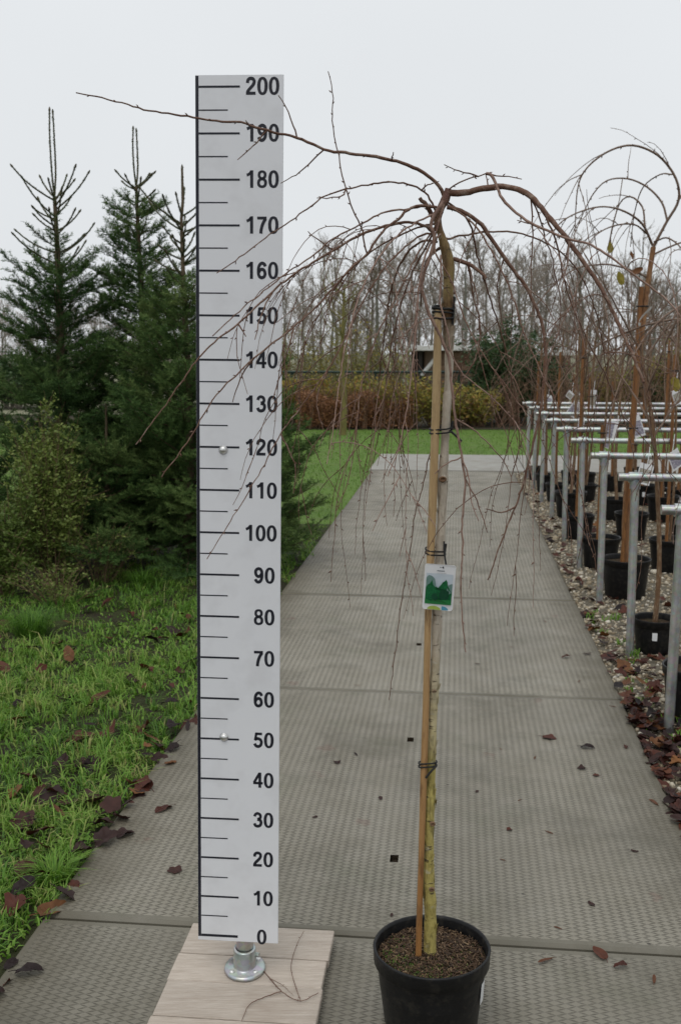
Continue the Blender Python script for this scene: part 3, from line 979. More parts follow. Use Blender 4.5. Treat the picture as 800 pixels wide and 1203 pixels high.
# litter thick on the gravel nearest the camera
mb = MB()
n = 2300
for k in range(n):
    u = 2.3 + rng.uniform(0, 1) ** 1.2 * 4.4
    v = VR + 0.0 + rng.uniform(0, 1) ** 1.3 * 0.95
    if u > 4.6 and rng.uniform() < (0.75 + (u - 4.6) * 0.15):
        continue
    vv, ff, s0 = leaf_mesh(['lobed', 'oval', 'lobed', 'oval', 'narrow'][k % 5], 1000 + k, rng.uniform(0.024, 0.045), rng.uniform(0.2, 1.0))
    a, b, c = rng.uniform(-0.4, 0.4), rng.uniform(-0.4, 0.4), rng.uniform(0, 6.28)
    Rm = np.array(Matrix.Rotation(c, 3, 'Z') @ Matrix.Rotation(a, 3, 'X') @ Matrix.Rotation(b, 3, 'Y'))
    mb.add(vv @ Rm.T + pv(u, v, rng.uniform(0.02, 0.05)), ff, 0, float(np.clip(rng.normal(0.33, 0.2), 0, 0.9)))
for k in range(420):
    u = 4.5 + rng.uniform(0, 1) ** 1.3 * 7.5
    v = VR + 0.02 + rng.uniform(0, 1) ** 1.5 * 2.2
    vv, ff, s0 = leaf_mesh(['lobed', 'oval', 'narrow'][k % 3], 4000 + k, rng.uniform(0.026, 0.05), rng.uniform(0.3, 1.0))
    a, b, c = rng.uniform(-0.4, 0.4), rng.uniform(-0.4, 0.4), rng.uniform(0, 6.28)
    Rm = np.array(Matrix.Rotation(c, 3, 'Z') @ Matrix.Rotation(a, 3, 'X') @ Matrix.Rotation(b, 3, 'Y'))
    mb.add(vv @ Rm.T + pv(u, v, rng.uniform(0.02, 0.035)), ff, 0, float(np.clip(rng.normal(0.4, 0.2), 0, 0.9)))
tag(mb.build('leaf_litter', M['dead_leaf']), 'wet dark red leaf litter heaped along the gravel edge', 'leaves', kind='stuff')
mb = MB()
for k in range(60):
    u = 2.4 + rng.uniform(0, 1) * 4; v = VR + rng.uniform(0.02, 0.22)
    nn = 9
    P = np.repeat(pv(u, v, 0.015)[None], nn, 0) + rng.normal(0, 0.012, (nn, 3)) * np.array([1, 1, 0])
    blades(mb, P, rng.uniform(0.02, 0.05, nn), rng.uniform(0.004, 0.009, nn), rng.uniform(0.4, 1.3, nn), rng.uniform(0.3, 0.6, nn))
tag(mb.build('weeds', M['blade']), 'small green weeds sprouting along the right edge of the path', 'weeds', kind='stuff')

# long-leaved tussocks
for k, (px, py, h, nn, lab) in enumerate([(38, 748, 0.20, 420, 'tall dark green grass tussock in front of the leafy bush'),
                                           (170, 690, 0.16, 260, 'grass tussock in the shade in front of the spruces'),
                                           (65, 1040, 0.10, 230, 'bright grass tuft bulging over the path edge at lower left')]):
    c = gr(px, py)
    mb = MB()
    ang = rng.uniform(0, 6.28, nn)
    rr = rng.uniform(0, 1, nn) ** 0.7 * h * 0.45
    P = c + np.stack([np.cos(ang) * rr, np.sin(ang) * rr, np.full(nn, 0.006)], -1)
    blades(mb, P, rng.uniform(0.5, 1.1, nn) * h, rng.uniform(0.003, 0.005, nn), rng.uniform(0.4, 1.4, nn), np.clip(rng.normal(0.22 if k < 2 else 0.45, 0.12, nn), 0, 1), ang + rng.normal(0, 0.5, nn))
    tag(mb.build('grass_tussock', M['blade'], None, c), lab, 'grass tussock')


# ------------------------------------------------------------------ spruces
def needles(mb, segs, dens, nl, wid, tone0, fwd):
    """fill twigs (p0, p1) with needles all round; fwd is how closely they lie along the twig"""
    segs = np.asarray(segs, float)
    nl, fwd, tone0 = np.asarray(nl, float), np.asarray(fwd, float), np.asarray(tone0, float)
    p0, p1 = segs[:, 0], segs[:, 1]
    L = np.linalg.norm(p1 - p0, axis=1)
    cnt = np.maximum(4, (L * dens * np.where(fwd > 1.2, 1.5, 1.0)).astype(int))
    idx = np.repeat(np.arange(len(segs)), cnt)
    n = len(idx)
    t = rng.uniform(0, 1, n)
    base = p0[idx] + (p1 - p0)[idx] * t[:, None]
    tan = norm(p1 - p0)[idx]
    rnd = rng.normal(size=(n, 3))
    perp = norm(rnd - tan * np.sum(rnd * tan, 1, keepdims=True))
    perp[:, 2] = np.where(perp[:, 2] < -0.3, perp[:, 2] * 0.4, perp[:, 2])
    d = norm(tan * fwd[idx][:, None] + perp)
    side = norm(np.cross(d, rng.normal(size=(n, 3))))
    ln = nl[idx] * rng.uniform(0.7, 1.2, n)
    tip = base + d * ln[:, None]
    w = wid / 2
    v = np.stack([base - side * w, base + side * w, tip + side * w * 0.35, tip - side * w * 0.35], 1).reshape(-1, 3)
    f = np.arange(n)[:, None] * 4 + np.array([[0, 1, 2, 3]])
    tt = tone0[idx] + rng.normal(0, 0.12, n)
    mb.add(v, f, 0, np.clip(tt, 0, 1), False)


def spruce(px, Y, py_top, Rb, seed, label, bare_top=0.9, dens=360, fork=0.0, prof=0.62, tone=0.4):
    """a young spruce: long smooth shoots at the top, upswept bottle-brush boughs below"""
    r = np.random.default_rng(seed)
    top = at(px, py_top, Y)
    ht = top[2]
    base = np.array([top[0], top[1], 0.0])
    root = thing('spruce_tree', base, label, 'conifer', 'young spruces left of the path')
    bark, limbs, lead = MB(), MB(), MB()
    zf = ht - fork if fork else ht
    zz = np.linspace(0, zf, 26)
    cx = base[0] + 0.012 * np.sin(zz * 2.3 + seed); cy = base[1] + 0.012 * np.cos(zz * 1.9)
    if not fork:
        cx[-3:] = base[0]
    tube(bark, np.stack([cx, cy, zz], -1), np.interp(zz, [0, ht - 0.8, ht], [0.055, 0.016, 0.008]), 8)
    bark.build('trunk', M['spruce_bark'], root, base)
    segs, tones, nls, fws = [], [], [], []

    def axis(z):
        return np.array([np.interp(z, zz, cx), np.interp(z, zz, cy), z])

    def seg(a, b, tn, nl=0.025, fw=0.62):
        segs.append((a, b)); tones.append(tn); nls.append(nl); fws.append(fw)

    def smooth_shoot(pts, r0=0.0075, r1=0.0055):
        """a long last-year's shoot with short needles lying along it and a bud at its tip"""
        tube(lead, pts, np.linspace(r0, r1, len(pts)), 5)
        for a_, b_ in zip(pts[:-1], pts[1:]):
            seg(a_, b_, 0.38, 0.017, 1.25)
        e = pts[-1]; d = norm(pts[-1] - pts[-2])
        tube(lead, [e - d * 0.005, e + d * 0.012, e + d * 0.03], [0.006, 0.009, 0.003], 5)

    if fork:
        for sd in (-1, 1):
            p0 = axis(zf); w = 0.012 if sd < 0 else 0.010
            smooth_shoot(spline([p0, p0 + np.array([sd * w * 1.3, 0.01, fork * 0.3]), p0 + np.array([sd * w * 1.5, 0.0, fork * 0.7]), p0 + np.array([sd * w * 1.1, 0.005, fork - (0.0 if sd < 0 else 0.015)])], 0.05))
    else:
        smooth_shoot(np.array([axis(z) for z in np.linspace(ht - bare_top * 0.6, ht, 12)]), 0.010, 0.006)
    z = zf - (0.02 if fork else r.uniform(0.30, 0.36))
    az0 = r.uniform(0, 6.28)
    while z > 0.06:
        below = ht - z
        young = below < bare_top
        nbr = int(r.integers(6, 8)) if young else int(r.integers(7, 9))
        Lm = Rb * min(1.0, (below / (ht * 0.85)) ** prof) + 0.03
        az0 += r.uniform(0.5, 1.2)
        for k in range(nbr):
            az = az0 + 2 * math.pi * k / nbr + r.normal(0, 0.2)
            L = Lm * r.uniform(0.62, 1.12)
            if young:
                L = max(0.17 + 0.20 * (below / bare_top < 0.62 and k % 2 == 0), L * r.uniform(0.75, 1.05))
            zb = z + r.uniform(-0.06, 0.06)
            e0 = np.interp(below, [0.2, bare_top, bare_top + 0.9, ht], [R(34), R(22), R(14), R(-4)]) + r.normal(0, R(7))
            e1 = e0 + np.interp(below, [0.2, bare_top, ht], [R(26), R(30), R(26)])
            n = max(4, int(L / 0.055))
            p = axis(min(max(zb, 0.05), zf)).copy()
            pts = [p.copy()]
            for s in range(n):
                e = e0 + (e1 - e0) * (s / n) ** 1.3
                a2 = az + r.normal(0, 0.04)
                p = p + (L / n) * np.array([math.cos(e) * math.cos(a2), math.cos(e) * math.sin(a2), math.sin(e)])
                p[2] = max(p[2], 0.04)
                pts.append(p.copy())
            pts = np.array(pts)
            if young and (below < bare_top * 0.75 or r.uniform() < 0.4):
                smooth_shoot(pts, 0.0070, 0.0052)
                continue
            tube(limbs, pts, np.linspace(0.003 + 0.006 * L, 0.0022, len(pts)), 4, cap=False)
            tn = tone + r.normal(0, 0.13)
            for s in range(len(pts) - 1):
                if young or s / n >= 0.15:
                    seg(pts[s], pts[s + 1], tn + 0.12 * (s / n))
            dirb = norm(pts[-1] - pts[0])
            sidev = norm(np.cross(dirb, [0, 0, 1]))
            upv = np.cross(sidev, dirb)
            for s in range(max(1, int(n * 0.10)), len(pts)):
                fr = s / n
                if r.uniform() < 0.16:
                    continue
                for sd in ((-1, 1) if s % 3 else (-1, 1, r.choice([-1, 1]))):
                    l2 = (0.42 * (1 - fr) * L + 0.085) * r.uniform(0.6, 1.2)
                    if young:
                        l2 *= 0.6
                    l2 = min(l2, 0.34)
                    d2 = norm(dirb * r.uniform(0.6, 0.9) + sidev * sd * r.uniform(0.45, 0.95) + upv * r.uniform(-0.25, 0.45))
                    q0 = pts[s]
                    q1 = q0 + d2 * l2 * 0.55
                    q2 = q1 + norm(d2 + np.array([0, 0, r.uniform(-0.05, 0.35)])) * l2 * 0.45
                    seg(q0, q1, tn - 0.05); seg(q1, q2, tn + 0.2)
                    if l2 > 0.11:
                        for w in (0.35, 0.68):
                            b0 = q0 + (q2 - q0) * w
                            d3 = norm(d2 + sidev * r.choice([-1, 1]) * 0.55 + dirb * 0.3 + r.normal(0, 0.2, 3) + np.array([0, 0, 0.15]))
                            seg(b0, b0 + d3 * l2 * r.uniform(0.35, 0.6), tn + 0.14)
        for k in range(3 if young else 6):
            az = r.uniform(0, 6.28); L = Lm * r.uniform(0.15, 0.6)
            p0 = axis(min(zf - 0.02, max(0.05, z - r.uniform(0.02, 0.18))))
            p1 = p0 + L * np.array([math.cos(az) * 0.85, math.sin(az) * 0.85, r.uniform(0.1, 0.7)])
            seg(p0, p1, tone - 0.05, 0.018)
        z -= np.interp(below, [0.3, bare_top, 2.0, ht], [0.12, 0.13, 0.19, 0.19])
    lead.build('leader', M['shoot'], root, base)
    limbs.build('limbs', M['spruce_bark'], root, base)
    cr_ = MB()
    needles(cr_, segs, dens, nls, 0.0042, tones, fws)
    cr_.build('crown', M['needle'], root, base)
    return root


M['shoot'] = soft_mat('dark green shoot', (0.03, 0.05, 0.022), (0.07, 0.06, 0.03), (0.12, 0.08, 0.04), scale=20, rough=0.8)
spruce(60, 8.1, 130, 0.80, 3, 'left spruce with a forked leader and long bare upswept shoots', bare_top=1.25, fork=0.62, tone=0.36, prof=0.85)
spruce(160, 8.3, 152, 0.82, 4, 'middle spruce with a dense dark top left of the ruler', bare_top=0.66, fork=0.42, tone=0.38, prof=0.9)
spruce(214, 7.7, 198, 0.98, 5, 'spruce with a single thin brown leader partly behind the ruler', bare_top=0.85, prof=1.15, tone=0.55)
spruce(-75, 8.6, 385, 0.85, 8, 'low spruce at the left edge of the photo behind the bush', bare_top=0.3, tone=0.4)
spruce(125, 7.6, 478, 0.70, 10, 'lowest spruce filling the gap between the taller ones', bare_top=0.25, tone=0.5, prof=0.6)
spruce(300, 7.7, 395, 0.58, 9, 'low bushy spruce that shows to the right of the ruler', bare_top=0.25, tone=0.5, prof=0.4)


# ------------------------------------------------------------------ leafy shrubs
def leaf_cloud(mb, C, size, tone, asp=0.5):
    n = len(C)
    a = norm(rng.normal(size=(n, 3))); a[:, 2] = np.abs(a[:, 2]) * 0.6
    a = norm(a)
    s = norm(np.cross(a, rng.normal(size=(n, 3))))
    L = size * rng.uniform(0.6, 1.25, n)
    w = L * asp / 2
    v = np.stack([C, C + a * (L * 0.5)[:, None] + s * w[:, None], C + a * L[:, None], C + a * (L * 0.5)[:, None] - s * w[:, None]], 1).reshape(-1, 3)
    mb.add(v, np.arange(n)[:, None] * 4 + np.array([[0, 1, 2, 3]]), 0, tone, False)


def shrub(name, c, rad, ht, label, cat, leafm, stemm, nst=22, nleaf=260, lsize=0.05, group=None, spread=0.6, seed=0, stem_r=0.004, tone=(0.5, 0.2), zmin=0.1, arch=0.0, asp=0.5, twigs=2, kids=5, lat=1.0):
    r = np.random.default_rng(seed)
    root = thing(name, c, label, cat, group)
    st, lv = MB(), MB()
    C = []
    for k in range(nst):
        az = r.uniform(0, 6.28); rr = r.uniform(0, 1) ** 0.6
        p0 = np.array([c[0] + rad * 0.25 * rr * math.cos(az), c[1] + rad * 0.25 * rr * math.sin(az), c[2]])
        h = ht * r.uniform(0.6, 1.05) * (1 - 0.25 * rr)
        tip = np.array([c[0] + rad * rr * math.cos(az) * spread * 1.6, c[1] + rad * rr * math.sin(az) * spread * 1.6, c[2] + h])
        mid = (p0 + tip) / 2 + np.array([0, 0, h * 0.12 + arch * h]) + r.normal(0, 0.03, 3) * ht
        pts = spline([p0, mid, tip], ht / 8)
        tube(st, pts, np.linspace(stem_r, stem_r * 0.35, len(pts)), 4, cap=False)
        tips = [pts]
        for j in range(kids):
            f = r.uniform(0.25, 0.95); b = pts[int(f * (len(pts) - 1))]
            d = norm(r.normal(size=3) * np.array([lat, lat, 0.5]) + np.array([0, 0, 0.6]))
            l = ht * r.uniform(0.1, 0.3)
            q = spline([b, b + d * l * 0.5 + r.normal(0, 0.01, 3), b + d * l + np.array([0, 0, l * 0.15])], l / 3)
            tube(st, q, np.linspace(stem_r * 0.6, stem_r * 0.25, len(q)), 3, cap=False)
            tips.append(q)
        if nleaf:
            for q in tips:
                m = max(1, nleaf // len(tips))
                t = r.uniform(0.15 if q is not pts else 0.3, 1, m)
                C.append(q[(t * (len(q) - 1)).astype(int)] + r.normal(0, lsize * 0.55, (m, 3)))
    st.build('stems', stemm, root, c)
    if nleaf:
        C = np.concatenate(C); C = C[C[:, 2] > c[2] + zmin * ht * 0.5]
        leaf_cloud(lv, C, lsize, np.clip(rng.normal(tone[0], tone[1], len(C)), 0, 1), asp)
        lv.build('foliage', leafm, root, c)
    return root


c = gr(62, 690)
shrub('leafy_bush', c, 0.33, 1.30, 'pale green leafy bush with upright stems at the left edge', 'bush', M['bush_leaf'], M['dry_stem'], nst=36, nleaf=400, lsize=0.030, seed=1, kids=8, spread=0.42, tone=(0.6, 0.2), lat=0.45)
c = gr(8, 700)
shrub('leafy_bush', c, 0.35, 0.75, 'lower darker bush cut off by the left edge of the photo', 'bush', M['bush_leaf'], M['dry_stem'], nst=24, nleaf=300, lsize=0.03, seed=2, tone=(0.2, 0.15))
for k, (px, py, h, lab) in enumerate([(118, 688, 0.5, 'dry brown weed stalks right of the leafy bush'), (70, 712, 0.34, 'short tangle of dead stems below the leafy bush')]):
    c = gr(px, py)
    shrub('dry_weed', c, 0.32, h, lab, 'weed', M['bush_leaf'], M['dry_stem'], nst=26, nleaf=30, lsize=0.022, seed=9 + k, spread=0.8, stem_r=0.0028, arch=0.1)

# ------------------------------------------------------------------ hedge, shrubs, fence and shed beyond the lawn
for k, (px, Y, h, rad) in enumerate([(352, 23.2, 1.25, 0.75), (378, 23.0, 1.3, 0.75), (405, 23.3, 1.3, 0.8), (432, 23.0, 1.15, 0.75), (458, 22.7, 1.2, 0.85), (484, 22.6, 1.25, 0.85),
                                      (510, 22.7, 1.15, 0.8), (536, 22.7, 1.1, 0.75), (330, 23.2, 1.2, 0.75), (556, 22.8, 0.95, 0.7)]):
    c = at(px, 500, Y); c[2] = 0.014
    shrub('yellow_shrub', c, rad, h, 'loose yellow green shrub in the row behind the lawn', 'shrub', M['hedge_yellow'], M['red_twig'], nst=30, nleaf=75, lsize=0.085, seed=30 + k,
          group='yellow green shrubs behind the lawn', stem_r=0.009, tone=(0.45, 0.28), spread=0.65)
# brown clipped hedge
c = at(412, 500, 22.3); c[2] = 0.014
root = thing('brown_hedge', c, 'low russet brown hedge in front of the yellow shrubs', 'hedge')
lv, st = MB(), MB()
n = 15000
C = np.stack([rng.uniform(-1.15, 1.3, n), rng.uniform(-0.35, 0.35, n), rng.uniform(0.03, 0.74, n)], -1)
C[:, 2] *= 0.92 + 0.14 * np.sin(C[:, 0] * 5) + rng.normal(0, 0.04, n)
leaf_cloud(lv, C + c, 0.055, np.clip(rng.normal(0.45, 0.25, n), 0, 1))
for k in range(160):
    b = c + np.array([rng.uniform(-1.15, 1.3), rng.uniform(-0.3, 0.3), 0])
    tube(st, [b, b + np.array([rng.normal(0, 0.05), rng.normal(0, 0.05), 0.4]), b + np.array([rng.normal(0, 0.12), rng.normal(0, 0.1), rng.uniform(0.6, 0.95)])], [0.008, 0.006, 0.003], 4, cap=False)
st.build('stems', M['red_twig'], root, c); lv.build('foliage', M['hedge_brown'], root, c)

# dark evergreen bushes and bare red brown shrubs
for k, (px, Y, h, rad, lab) in enumerate([(598, 24.2, 2.45, 1.3, 'tall dark evergreen bush right of the shed'), (560, 23.9, 1.0, 0.8, 'low dark evergreen bush in front of the shed wall'), (636, 24.8, 1.5, 0.9, 'dark evergreen bush behind the bare red shrubs'),
                                          (790, 24.0, 1.5, 1.1, 'dark evergreen bush behind the rails at the right edge')]):
    c = at(px, 500, Y); c[2] = 0.014
    shrub('evergreen_bush', c, rad, h, lab, 'bush', M['evergreen'], M['red_twig'], nst=52, nleaf=460, lsize=0.085, seed=60 + k, stem_r=0.012, tone=(0.45, 0.22), spread=0.6, kids=6, zmin=0.02)
for k, px in enumerate([578, 606, 640, 668, 695, 722, 752, 782, 812]):
    c = at(px, 500, 22.6 + 0.5 * (k % 3)); c[2] = 0.014
    shrub('bare_shrub', c, 1.05, 1.05 + 0.25 * (k % 3) + (0.45 if px > 650 else 0), 'bare red brown shrub with fine arching twigs beyond the lawn', 'shrub', None, M['red_twig'], nst=17, nleaf=0, seed=80 + k,
          group='bare red brown shrubs behind the lawn', stem_r=0.008, spread=0.8, arch=0.08, kids=9)
for k, (px, h) in enumerate([(705, 1.1), (760, 1.35), (800, 2.0)]):
    c = at(px, 500, 24.2); c[2] = 0.014
    shrub('yellow_shrub', c, 0.9, h + 0.3, ['low yellow green shrub behind the front potted trees', 'rounded yellow green shrub behind the orange stake', 'tall yellow green shrub at the right edge behind the rails'][k], 'shrub', M['hedge_yellow'], M['red_twig'],
          nst=30, nleaf=110, lsize=0.09, seed=130 + k, stem_r=0.009, tone=(0.35, 0.2))

# small tree with a green trunk in the lawn
c = at(403, 505, 20.5); c[2] = 0.004
root = thing('slim_tree', c, 'slim young tree with a mossy trunk standing on the lawn', 'tree')
mb = MB(); tube(mb, spline([c, c + np.array([0.02, 0, 0.7]), c + np.array([-0.02, 0, 1.5]), c + np.array([0.03, 0, 2.9])], 0.2), np.linspace(0.07, 0.02, len(spline([c, c + np.array([0.02, 0, 0.7]), c + np.array([-0.02, 0, 1.5]), c + np.array([0.03, 0, 2.9])], 0.2))), 8)
M['mossy'] = soft_mat('mossy bark', (0.12, 0.11, 0.035), (0.2, 0.17, 0.06), scale=6, rough=0.9)
mb.build('trunk', M['mossy'], root, c)
mb = MB()
for k in range(26):
    z = rng.uniform(1.1, 2.9); az = rng.uniform(0, 6.28); l = rng.uniform(0.3, 0.8)
    b = c + np.array([0, 0, z])
    q = spline([b, b + np.array([math.cos(az), math.sin(az), 0.9]) * l * 0.5, b + np.array([math.cos(az) * 1.1, math.sin(az) * 1.1, 2.2]) * l * 0.6], 0.1)
    tube(mb, q, np.linspace(0.012, 0.005, len(q)), 4, cap=False)
mb.build('crown', M['mossy'], root, c)

# green mesh fence
fy = 25.4
c = at(300, 500, fy); c[2] = 0
x0, x1 = at(150, 500, fy)[0], at(560, 500, fy)[0]
fz = at(400, 437, fy)[2]
root = thing('mesh_fence', (x0, fy, 0), 'dark green wire mesh fence with posts behind the yellow shrubs', 'fence')
o0 = np.array([x0, fy, 0.0])
mb = MB(); tube(mb, [(x0, fy, fz), (x1, fy, fz)], 0.028, 6); mb.build('top_rail', M['fence_green'], root, o0)
for x in np.arange(x0, x1 + 0.01, 2.0):
    mb = MB(); tube(mb, [(x, fy + 0.03, 0), (x, fy + 0.03, fz)], 0.03, 6); mb.build('post', M['fence_green'], root, o0)
mb = MB()
for x in np.arange(x0, x1, 0.06):
    tube(mb, [(x, fy, 0.03), (x, fy, fz)], 0.0055, 3, cap=False)
for z in np.arange(0.1, fz, 0.1):
    tube(mb, [(x0, fy + 0.008, z), (x1, fy + 0.008, z)], 0.006, 3, cap=False)
mb.build('mesh_panel', M['fence_green'], root, o0)

# flat-roofed shed
def shed(pxa, pxb, py_r, Y, label, open_px=None, depth=4.0):
    xa, xb = at(pxa, py_r, Y)[0], at(pxb, py_r, Y)[0]
    zr = at(pxa, py_r, Y)[2]
    o = np.array([(xa + xb) / 2, Y, 0])
    root = thing('flat_roofed_shed', o, label, 'shed')
    mb = MB(); bbox(mb, (xa, Y - 0.3, zr - 0.16), (xb, Y + depth, zr), 0.01); mb.build('roof', M['fascia'], root, o)
    xo = at(open_px, py_r, Y)[0] if open_px else xa + 0.25
    mb = MB()
    box(mb, (xo, Y, 0), (xb - 0.2, Y + depth - 0.2, zr - 0.162))
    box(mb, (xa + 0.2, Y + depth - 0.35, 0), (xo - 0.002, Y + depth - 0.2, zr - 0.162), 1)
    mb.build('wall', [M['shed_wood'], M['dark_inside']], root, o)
    if open_px:
        mb = MB(); tube(mb, [(xa + 0.25, Y + 0.05, 0), (xa + 0.25, Y + 0.05, zr - 0.163)], 0.06, 6); mb.build('post', M['dark_inside'], root, o)
        mb = MB(); tube(mb, [(xa + 0.28, Y + 0.02, zr - 0.95), (xa + 0.85, Y + 0.02, zr - 0.25)], 0.075, 4); mb.build('brace', M['fascia'], root, o)
        mb = MB()
        for kk in range(9):
            bbox(mb, (xo + 0.02, Y - 0.03, 0.05 + kk * 0.2), (xb - 0.22, Y - 0.003, 0.05 + kk * 0.2 + 0.17), 0.006)
        mb.build('cladding', M['shed_wood'], root, o)
    return root


shed(485, 578, 406, 34.0, 'low brown shed with a pale flat roof and open bay behind the fence', 509)
shed(645, 677, 412, 36.0, 'second low flat roofed shed seen behind the bare shrubs', None, 3.0)


# ------------------------------------------------------------------ far bare trees
def bare_tree_meshes(seed, ht):
    r = np.random.default_rng(seed)
    tr, cw = MB(), MB()
    pts = [np.array([0, 0, 0.0])]
    n = 9
    for i in range(n):
        pts.append(pts[-1] + np.array([r.normal(0, 0.05), r.normal(0, 0.05), ht * 0.92 / n]))
    pts = np.array(pts)
    tube(tr, pts, np.linspace(0.085, 0.015, len(pts)), 6)

    def grow(p, d, l, rad, lvl):
        k = 4
        q = [p.copy()]
        dd = d.copy()
        for i in range(k):
            dd = norm(dd + r.normal(0, 0.13, 3) + np.array([0, 0, 0.07]))
            q.append(q[-1] + dd * l / k)
        tube(cw, q, np.linspace(rad, rad * 0.5, len(q)), 3, cap=False)
        if lvl == 0:
            return
        m = int(r.integers(4, 7))
        for i in range(m):
            f = r.uniform(0.25, 1.0); b = q[min(k, int(f * k + 0.5))]
            grow(b, norm(dd + r.normal(0, 0.5, 3)), l * r.uniform(0.45, 0.7), rad * 0.62, lvl - 1)

    for i in range(17):
        f = r.uniform(0.22, 0.98)
        b = pts[int(f * n)]
        az = r.uniform(0, 6.28)
        grow(b, norm(np.array([math.cos(az), math.sin(az), r.uniform(0.7, 1.7)])), ht * (0.10 + 0.20 * (1 - f)) * r.uniform(0.7, 1.2), 0.022, 2)
    return tr.mesh('trunk', M['far_bark']), cw.mesh('crown', M['far_twig'])


variants = [bare_tree_meshes(200 + i, 7.0) for i in range(7)]
k = 0
for row, (Y, n, w) in enumerate([(40, 36, 0.40), (46, 42, 0.42), (54, 46, 0.42)]):
    for i in range(n):
        fx = (i + random.uniform(0.1, 0.9)) / n
        bear = -w + 2 * w * fx
        Yk = Y + random.uniform(-3, 3)
        x = bear * Yk
        px = 400 + F * bear
        left = px < 330
        sc_ = random.uniform(0.66, 1.10) * (0.62 if left else 1.0) * (Yk / 50) ** 0.85
        root = thing('bare_tree', (x, Yk, 0), 'tall bare winter tree in the belt of trees beyond the fence' if not left else 'low bare tree far off behind the spruces', 'tree',
                     'bare trees in the belt beyond the fence' if not left else 'far bare trees behind the spruces', rz=random.uniform(0, 6.28))
        wd = random.uniform(0.7, 1.5)
        root.scale = (sc_ * wd, sc_ * wd * random.uniform(0.9, 1.1), sc_)
        tm, cm = variants[k % 7]
        for nm, me in (('trunk', tm), ('crown', cm)):
            ob = bpy.data.objects.new(nm, me); COL.objects.link(ob); ob.parent = root
        k += 1
# undergrowth that closes the foot of the tree belt
for k in range(22):
    bear = -0.10 + 0.45 * k / 21 + random.uniform(-0.01, 0.01)
    Yk = 36 + random.uniform(0, 5)
    c = np.array([bear * Yk, Yk, 0.0])
    shrub('thicket_bush', c, 1.5, random.uniform(1.2, 2.4), 'bare brownish thicket bush under the far trees', 'bush', M['hedge_yellow'], M['far_twig'], nst=15, nleaf=18, lsize=0.10, seed=300 + k,
          group='thicket bushes under the far trees', stem_r=0.013, tone=(0.15, 0.2), spread=0.7, kids=9)
for k in range(11):
    bear = -0.07 + 0.0125 * k + random.uniform(-0.008, 0.008)
    Yk = 27.5 + random.uniform(0, 3)
    c = np.array([bear * Yk, Yk, 0.0])
    shrub('willow_sapling', c, 0.8, random.uniform(1.9, 3.1), 'slender yellow green sapling behind the mesh fence', 'sapling', M['hedge_yellow'], M['mossy'], nst=13, nleaf=30, lsize=0.09, seed=380 + k,
          group='slender saplings behind the mesh fence', stem_r=0.010, tone=(0.3, 0.25), spread=0.5, kids=10)
# low dark evergreen mass at the far left
c = np.array([-0.33 * 30, 30.0, 0])
for k in range(5):
    c = np.array([(-0.345 + 0.02 * k) * 30, 30.0 + (k % 2), 0])
    shrub('far_bush', c, 1.2, 1.5 + 0.3 * (k % 2), 'dull green bush beyond the field at the far left', 'bush', M['evergreen'], M['far_twig'], nst=24, nleaf=120, lsize=0.13, seed=340 + k, group='dull bushes at the far left', stem_r=0.012)


# ------------------------------------------------------------------ rails over the pots
posts = [(790, 865), (738, 770), (702, 710), (678, 671), (660, 636), (647, 612), (636, 592), (627, 578), (620, 565)]
pu = [to_path(gr(x, y)) for x, y in posts]
VPOST = float(np.median([v for u, v in pu]))
s0 = pu[0][0]
sp = (pu[5][0] - pu[0][0]) / 5
ORD = ['nearest', 'second nearest', 'third', 'fourth', 'fifth', 'sixth', 'seventh', 'eighth', 'ninth']
rail_z = 0.96
for k in range(9):
    u = s0 + sp * k
    b = pv(u, VPOST)
    lab = ['nearest galvanised rail frame with its post cut by the right edge', 'galvanised rail frame second from the front beside the path', 'galvanised rail frame third from the front beside the path',
           'galvanised rail frame fourth from the front beside the path', 'galvanised rail frame fifth from the front beside the path', 'galvanised rail frame sixth from the front beside the path',
           'galvanised rail frame seventh from the front, third from the lawn', 'galvanised rail frame next to the last one before the lawn', 'farthest galvanised rail frame beside the lawn'][k]
    root = thing('rail_frame', b, lab, 'rail', 'galvanised rail frames over the pots')
    mb = MB(); tube(mb, [b + [random.uniform(-0.012, 0.012), random.uniform(-0.012, 0.012), -0.02], b + [0, 0, rail_z + 0.012]], 0.021, 12); mb.build('post', M['galv'], root, b)
    e = pv(u, VPOST + 4.2)
    mb = MB(); tube(mb, [e, e + [0, 0, rail_z + 0.012]], 0.021, 12); mb.build('post', M['galv'], root, b)
    a0 = pv(u - 0.0, VPOST - 0.085, rail_z); a1 = pv(u, VPOST + 4.3, rail_z)
    mb = MB(); tube(mb, [a0, a1], 0.0205, 12); mb.build('rail', M['galv'], root, b)
    mb = MB()
    tube(mb, [pv(u, VPOST - 0.034, rail_z), pv(u, VPOST + 0.034, rail_z)], 0.0275, 14)
    tube(mb, [b + [0, 0, rail_z - 0.06], b + [0, 0, rail_z - 0.018]], 0.0268, 14)
    tube(mb, [pv(u, VPOST, rail_z + 0.02), pv(u, VPOST, rail_z + 0.036)], 0.007, 6)
    mb.build('connector', M['galv'], root, b)


# ------------------------------------------------------------------ pots
def pot_mesh(mb, c, r, h, mat=0):
    rb = r * 0.80
    prof = [(0.001, 0.0), (rb * 0.97, 0.0), (rb, 0.006), (r * 0.925, h - 0.045), (r * 0.93, h - 0.040), (r * 0.985, h - 0.036), (r * 0.99, h - 0.008), (r, h - 0.003), (r * 0.985, h),
            (r * 0.955, h - 0.001), (r * 0.94, h - 0.008), (r * 0.91, h - 0.06), (r * 0.88, h - 0.10)]
    lathe(mb, prof, c, 40, mat, wob=0.006)


